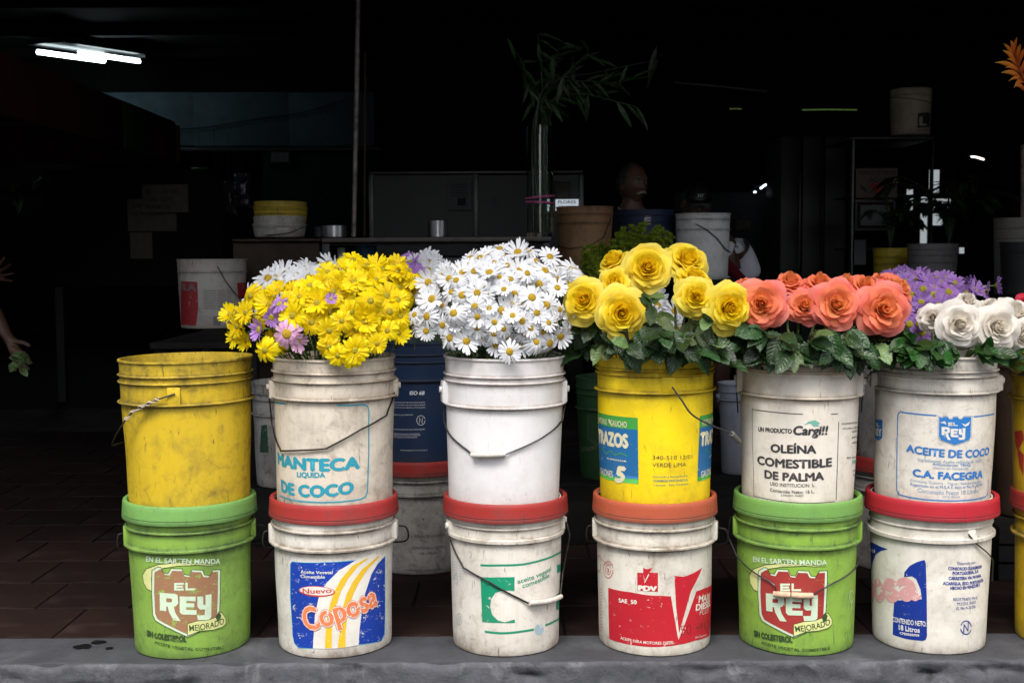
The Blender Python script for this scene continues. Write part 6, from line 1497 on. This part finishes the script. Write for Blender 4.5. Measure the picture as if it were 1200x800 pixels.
bm = bmesh.new(); bmesh.ops.create_cone(bm, cap_ends=True, segments=32, radius1=.035, radius2=.035, depth=.004, matrix=Matrix.Translation(P(583, 236, YC) - P(583, 243, YC - .01)) @ Matrix.Rotation(R(90), 4, 'X')); obj('disc', bm, m_dimp, t)
t = framed('dark framed picture at the right end of the display cabinet', 'picture', 650, 212, 669, 234, YC - .05, m_greyp, m_dimp2, 2)
t = framed('bright white price sheet behind the vase at the right end of the cabinet', 'price sheet', 651, 233.5, 678, 247, YC - .08, m_paper, emit('glowing_paper_sheet', (.8, .9, 1), .18), 0, 'price_sheet'); pw(t, 'FLORES', 654, 238.5, 675, 3.2, YC - .076, m_ink); pw(t, 'Y RAMOS', 654, 244, 672, 2.8, YC - .076, m_ink)  # emission on the paper stands in for light falling on it
# right part: shelving with signs
YS = 7.4
sf = thing('shelf_unit', 'grey metal shelf unit at the right with signs hung on its front', 'shelf', (P(1045, 280, YS).x, YS + .3, 0))
for x in (997, 1090): cb(sf, x, 164, x + 5, 340, YS, .05, m_alu if x == 997 else m_black, 'upright', floor_=True)
zs_top = P(1045, 165, YS).z
cb(sf, 997, 160, 1096, 163.5, YS, .6, m_black, 'top_board'); cb(sf, 1003, 290, 1089, 293, YS + .06, .5, m_black, 'shelf_board'); cb(sf, 1003, 228, 1089, 230, YS + .10, .5, m_black, 'shelf_board')
m_tan = simple('aged_sign_board', (.13, .10, .085), .85, 0, .15, 12)
t = framed('aged sign with dark words and a red triangle, hung on the shelf upright', 'sign', 1003, 197, 1052, 232, YS - .03, m_tan, m_tan, 0, 'hung_sign'); pw(t, 'PUNTO DE VENTA', 1006, 205, 1050, 4.6, YS - .028, m_ink); pw(t, 'AQUI', 1018, 213.5, 1038, 5.5, YS - .028, m_ink)
o_ = Vector(t.location)
def flat(name, pts, Y, mat, t):
    m = mobj(name, pyd(name, [P(x, y, Y) for x, y in pts], [tuple(range(len(pts)))]), t, mat); m.location = -Vector(t.location); return m
flat('triangle', [(1019, 215), (1037, 215), (1028, 229)], YS - .028, m_redi, t); flat('arrow', [(1007, 217), (1013, 219), (1017, 226), (1010, 222)], YS - .028, m_ink, t); flat('arrow', [(1049, 217), (1043, 219), (1039, 226), (1046, 222)], YS - .028, m_ink, t)
t = framed('certificate in a dark red and white frame under the aged sign', 'certificate', 1003, 234, 1049, 270, YS - .03, m_dimp, m_dimp, 1.5); 
for (a, b, c, d_) in ((1005, 236.5, 1047, 240), (1005, 264, 1047, 267.5), (1005, 240.2, 1008.5, 263.8), (1043.5, 240.2, 1047, 263.8)): cb(t, a, b, c, d_, YS - .035, .01, m_redp, 'inner_frame')
for i in range(3): pw(t, 'CERTIFICADO', 1012, 247 + i * 6, 1036, 2.2, YS - .022, m_ink)
t = framed('slanted white paper sheet low on the shelf upright', 'paper', 1001, 281, 1015, 310, YS - .02, m_dimp, m_dimp, 0, 'paper_sheet')
# back window with daylight, seen through the plants
m_day = emit('daylight_pane', (.85, .95, 1.0), .13)
wd = thing('back_window', 'bright back window half hidden by palm leaves at the right', 'window', tuple(P(1085, 280, 10.5)))
for i, (a, b, c, d_) in enumerate(((1063, 222, 1070, 246), (1079, 228, 1087, 285), (1089, 199, 1101, 226), (1091, 233, 1114, 246), (1092, 250, 1106, 264))): cb(wd, a, b, c, d_, 10.5, .02, m_day, 'pane', bevel=0)
for (a, c) in ((1050, 1052), (1061, 1063), (1076, 1079), (1087, 1089), (1116, 1119)): cb(wd, a, 192, c, 290, 10.48, .06, m_black, 'mullion')
ww = thing('daylight_gap', 'small bright gap low at the right behind the grey bucket', 'gap', tuple(P(1128, 296, 9.5))); cb(ww, 1125, 290, 1130, 297, 9.5, .02, m_day, 'pane', bevel=0)
# buckets at the right
T7 = tub('beige bucket with a dark print on top of the shelf unit', 1066.5, 106, 160, 47, 43, YS + .25, WHITE('beige_dusty_plastic', 131, .5, (.50, .42, .32)), [(.04, .004, .004, .7)])
L = Lab(T7, 900, 80, 3.077); dkp = pr('dark_square_print', (.03, .03, .035), (.5, .42, .32), 132, .1, .2); L.poly([(540, 162), (584, 160), (582, 214), (538, 216)], dkp, 0); L.text('L', (548, 206), (570, 206), 30, pr('beige_on_dark', (.5, .42, .32), (.5, .42, .32), 133, 0, .2), .03, 2); L.text('INDUSTRIA', (536, 228), (578, 227), 8, dkp, .01, 1); L.finish() if hasattr(L, 'finish') else T7.finish()
T7.wire([T7.pt(-80, .05), T7.pt(-40, .055), T7.pt(0, .07), T7.pt(50, .09), T7.pt(85, .1)], rad=.0024)
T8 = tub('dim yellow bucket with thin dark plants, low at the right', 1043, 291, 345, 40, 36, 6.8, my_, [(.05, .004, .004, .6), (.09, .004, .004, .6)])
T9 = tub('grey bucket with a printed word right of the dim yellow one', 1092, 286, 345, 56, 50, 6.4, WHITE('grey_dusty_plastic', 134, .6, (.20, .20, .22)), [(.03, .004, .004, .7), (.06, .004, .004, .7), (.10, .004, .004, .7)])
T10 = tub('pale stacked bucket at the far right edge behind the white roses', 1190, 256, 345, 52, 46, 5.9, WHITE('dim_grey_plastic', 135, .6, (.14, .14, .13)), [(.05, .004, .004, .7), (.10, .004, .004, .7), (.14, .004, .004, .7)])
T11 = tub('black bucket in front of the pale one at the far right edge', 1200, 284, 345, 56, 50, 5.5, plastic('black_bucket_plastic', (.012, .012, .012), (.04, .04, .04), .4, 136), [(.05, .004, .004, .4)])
for i, (p, lab) in enumerate(((T8, 'dim yellow'), (T9, 'grey'), (T10, 'pale'), (T11, 'black'))):
    c = thing('crate', f'dark wooden crate carrying the {lab} bucket behind the roses', 'crate', (p.x, p.Y, 0), 0, 'dark crates under the far buckets'); r_ = p.rt * 1.15; zt_ = p.z0 - .001
    for k in range(6): box('slat', (-r_, -r_, zt_ * k / 6 + .004), (r_, -r_ + .012, zt_ * (k + 1) / 6 - .012), m_wood2, c)
    box('top_board', (-r_, -r_ + .013, zt_ - .018), (r_, r_, zt_), m_wood2, c); box('side_board', (-r_, -r_ + .013, .002), (-r_ + .012, r_, zt_ - .019), m_wood2, c); box('side_board', (r_ - .012, -r_ + .013, .002), (r_, r_, zt_ - .019), m_wood2, c)
# plants standing in them
m_darkl = leaf_mat('dark_palm_leaf', (.012, .03, .012), (.02, .045, .015), (.03, .05, .02))
def palm(label, px, py_base, Y, n_, rpx, rnd, name='palm_plant', up=1.0, nleaf=16):
    b = P(px, py_base, Y); t = thing(name, label, 'plant', tuple(b))
    for k in range(n_):
        a = rnd.uniform(0, 6.28); ln = rpx / F * Y * rnd.uniform(.7, 1.1); d = Vector((math.cos(a), math.sin(a) * .6, 0)); tip = d * ln * .85 + Vector((0, 0, ln * up * rnd.uniform(.5, 1.1)))
        pts = catmull([Vector((0, 0, 0)), d * ln * .2 + Vector((0, 0, ln * up * .6)), tip * .75 + Vector((0, 0, .25 * ln * up)), tip], 5); v, f = tube_data(pts, .004, 5, False)
        for i in range(4, len(pts)):
            tg = (pts[i] - pts[i - 1]).normalized(); s_ = tg.cross(Vector((0, 0, 1))).normalized()
            for sg in (-1, 1): leaf_blade(v, f, pts[i], (tg * .7 + s_ * sg).normalized(), Vector((0, 0, 1)), ln * .32, .024, 3)
        mobj('frond', pyd('frond', v, f), t, m_darkl, 180)
    return t
rnd = random.Random(9)
palm('dark palm plant with arching fronds in front of the bright window', 1112, 285, 6.9, 26, 80, rnd, up=1.0); palm('thin dark grassy plant standing in the dim yellow bucket', 1043, 292, 6.8, 8, 45, rnd, up=1.4)
palm('dark leafy plant hanging at the far left in the shade', 22, 250, 6.0, 9, 60, rnd, up=.6)
# dark fridge doors with thin metal handles
fr = thing('dark_cabinet', 'tall dark cabinet with thin shiny vertical handles right of the leaning man', 'cabinet', (P(955, 280, 8.6).x, 8.6, 0))
cb(fr, 914, 160, 938, 340, 8.6, .5, m_black, 'door', floor_=True); cb(fr, 939.5, 160, 964, 340, 8.6, .5, m_black, 'door', floor_=True); cb(fr, 965.5, 160, 992, 340, 8.6, .5, m_black, 'door', floor_=True)
for x, y in ((937.6, 200), (964.4, 185)): cb(fr, x - .7, y, x + .7, 318, 8.57, .02, m_alu, 'handle')
gw = pbox(790, 225, 912, 340, 9.6, .05, simple('dim_grey_wall', (.05, .053, .058), .9, 0, .2, 3), 'partition_wall'); gw['kind'] = 'structure'
t = framed('small dark framed picture on the grey partition wall', 'picture', 862, 256, 882, 270, 9.56, m_black, m_dimp2, 2)
# small far lights; slanted and green ones are reflections built as glowing tubes
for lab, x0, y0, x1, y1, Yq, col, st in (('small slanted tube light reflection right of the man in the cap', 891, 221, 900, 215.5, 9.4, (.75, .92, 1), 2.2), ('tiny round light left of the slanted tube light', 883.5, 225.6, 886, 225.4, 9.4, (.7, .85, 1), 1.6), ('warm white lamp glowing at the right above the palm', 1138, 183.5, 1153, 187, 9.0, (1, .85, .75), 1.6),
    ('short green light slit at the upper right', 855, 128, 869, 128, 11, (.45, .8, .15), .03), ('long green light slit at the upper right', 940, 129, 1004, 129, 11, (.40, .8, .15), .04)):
    a = P(x0, y0, Yq); b = P(x1, y1, Yq); t = thing('glow_spot', lab, 'lamp', tuple(a)); tube('glowing_tube', [Vector((0, 0, 0)), (b - a) * .5 + Vector((0, 0, .004)), b - a], .0065 if Yq != 11 else .005, emit('small_glow', col, st), t, 8)
    if Yq != 11: tube('glow_backing', [Vector((-.03, .012, .014)), (b - a) + Vector((.03, .012, .014))], .007, m_black, t, 6)
    else: tube('slit_backing', [Vector((-.03, .01, .010)), (b - a) + Vector((.03, .01, .010))], .005, m_black, t, 6)
pole('pale grey post at the right photo edge', [(1201, 170), (1201, 345)], .022, m_polem, 6.2, 'far posts')
# orange heliconia reaching in at the upper right
m_hel = petal_mat('orange_heliconia_bract', [(0, (.30, .06, .01)), (.4, (.55, .13, .008)), (.8, (.50, .17, .012)), (1, (.30, .20, .03))], .2, .5, .1)
he = thing('heliconia', 'orange heliconia flower spike reaching in at the upper right corner', 'flower', tuple(P(1232, 400, 3.5)))
ho = Vector(he.location); st_ = catmull([P(1232, 400, 3.5) - ho, P(1228, 250, 3.5) - ho, P(1212, 130, 3.5) - ho, P(1194, 78, 3.5) - ho, P(1186, 50, 3.5) - ho], 6)
v, f = tube_data(st_, [.007 - .004 * k / len(st_) for k in range(len(st_))], 8); mobj('stem', pyd('stem', v, f), he, m_hel, 180)
for (bx_, by_, tx, ty, w_) in ((1198, 92, 1173, 86, 9), (1196, 84, 1166, 74, 9), (1192, 76, 1175, 60, 8), (1190, 68, 1184, 48, 8), (1192, 72, 1196, 52, 8), (1200, 96, 1188, 104, 9), (1196, 88, 1210, 62, 9), (1203, 108, 1190, 102, 8), (1204, 112, 1225, 90, 10), (1194, 80, 1180, 70, 6), (1190, 72, 1176, 52, 7), (1188, 66, 1192, 44, 6), (1196, 86, 1178, 80, 7), (1199, 94, 1182, 96, 6), (1194, 78, 1202, 56, 7)):
    w_ *= .62
    a = P(bx_, by_, 3.5) - ho; b = P(tx, ty, 3.47) - ho; d = (b - a); ln = d.length; d.normalize(); s_ = d.cross(Vector((0, 1, 0))).normalized(); v = []; f = []; T = []
    for i in range(9):
        q = i / 8; c = a + d * ln * q + Vector((0, 0, .01 * math.sin(q * 3))); w2 = w_ / F * 3.5 * .5 * math.sin(math.pi * min(.97, q * .85 + .15))
        for k in (-1, 0, 1): v.append(c + s_ * w2 * k + Vector((0, -.006 if k == 0 else .004, 0)) * (1 - q)); T.append(q)
    for i in range(8):
        for k in (0, 1): z_ = i * 3 + k; f.append((z_, z_ + 3, z_ + 4, z_ + 1))
    me = pyd('bract', v, f); at = me.attributes.new('t', 'FLOAT', 'POINT'); at.data.foreach_set('value', T); mobj('bract', me, he, m_hel, 180)
# hanging packets at the left back
rnd = random.Random(2)
for i, (x, y, c_) in enumerate(((234, 196, (.10, .25, .08)), (252, 205, (.03, .08, .35)), (268, 212, (.12, .12, .14)), (284, 203, (.14, .14, .18)))):
    a = P(x, y, 11.2); t = thing('hanging_packet', ('green', 'blue', 'grey crumpled', 'pale crumpled')[i] + ' plastic packet hanging in the dark at the back left', 'packet', tuple(a), 0, 'packets hanging at the back')
    bm = bmesh.new(); bmesh.ops.create_grid(bm, x_segments=10, y_segments=16, size=1)
    for v_ in bm.verts:
        x_, y_ = v_.co.x, v_.co.y; w_ = .075 * (.75 + .25 * abs(y_)); v_.co = Vector((x_ * w_, -.03 * (1 - x_ * x_) * (1 - y_ ** 2) + .012 * mnoise.noise(Vector((x_ * 2, y_ * 3, i))), y_ * .16 - .16))
    bmesh.ops.solidify(bm, geom=bm.faces[:], thickness=.004); obj('wrapper', bm, simple('packet_foil', c_, .2, .4), t, 180); tube('string', [Vector((0, 0, 0)), Vector((0, 0, .45))], .003, m_black, t, 5)
# dark wet scraps on the kerb
m_scr = simple('dark_scrap', (.008, .008, .008), .35)
for i, (x, y, r_) in enumerate(((98, 757, 9), (115, 752, 7), (128, 759, 4))):
    a = P(x, y, 2.70); k_ = (CAMZ - 0.002) / -ray(x, y).z; a = Vector((0, 0, CAMZ)) + ray(x, y) * k_; t = None; v = [(0, 0, .004)]; n_ = 18
    for k in range(n_):
        q = 6.283 * k / n_; rr = r_ / 493 * (1 + .5 * mnoise.noise(Vector((math.cos(q) * 1.7, math.sin(q) * 1.7, i * 5)))); v.append((rr * math.cos(q) * 1.3, rr * math.sin(q) * .9, .0015))
    o = mobj('leaf_scrap', pyd('leaf_scrap', v, [(0, 1 + k, 1 + (k + 1) % n_) for k in range(n_)]), None, m_scr, 180); o.location = (a.x, a.y, .0012)
    tag(o, ('largest wet black leaf scrap on the kerb left of the green bucket', 'middle wet black leaf scrap on the kerb left of the green bucket', 'smallest wet black scrap nearest the green bucket')[i], 'scrap', 'leaf scraps on the kerb')
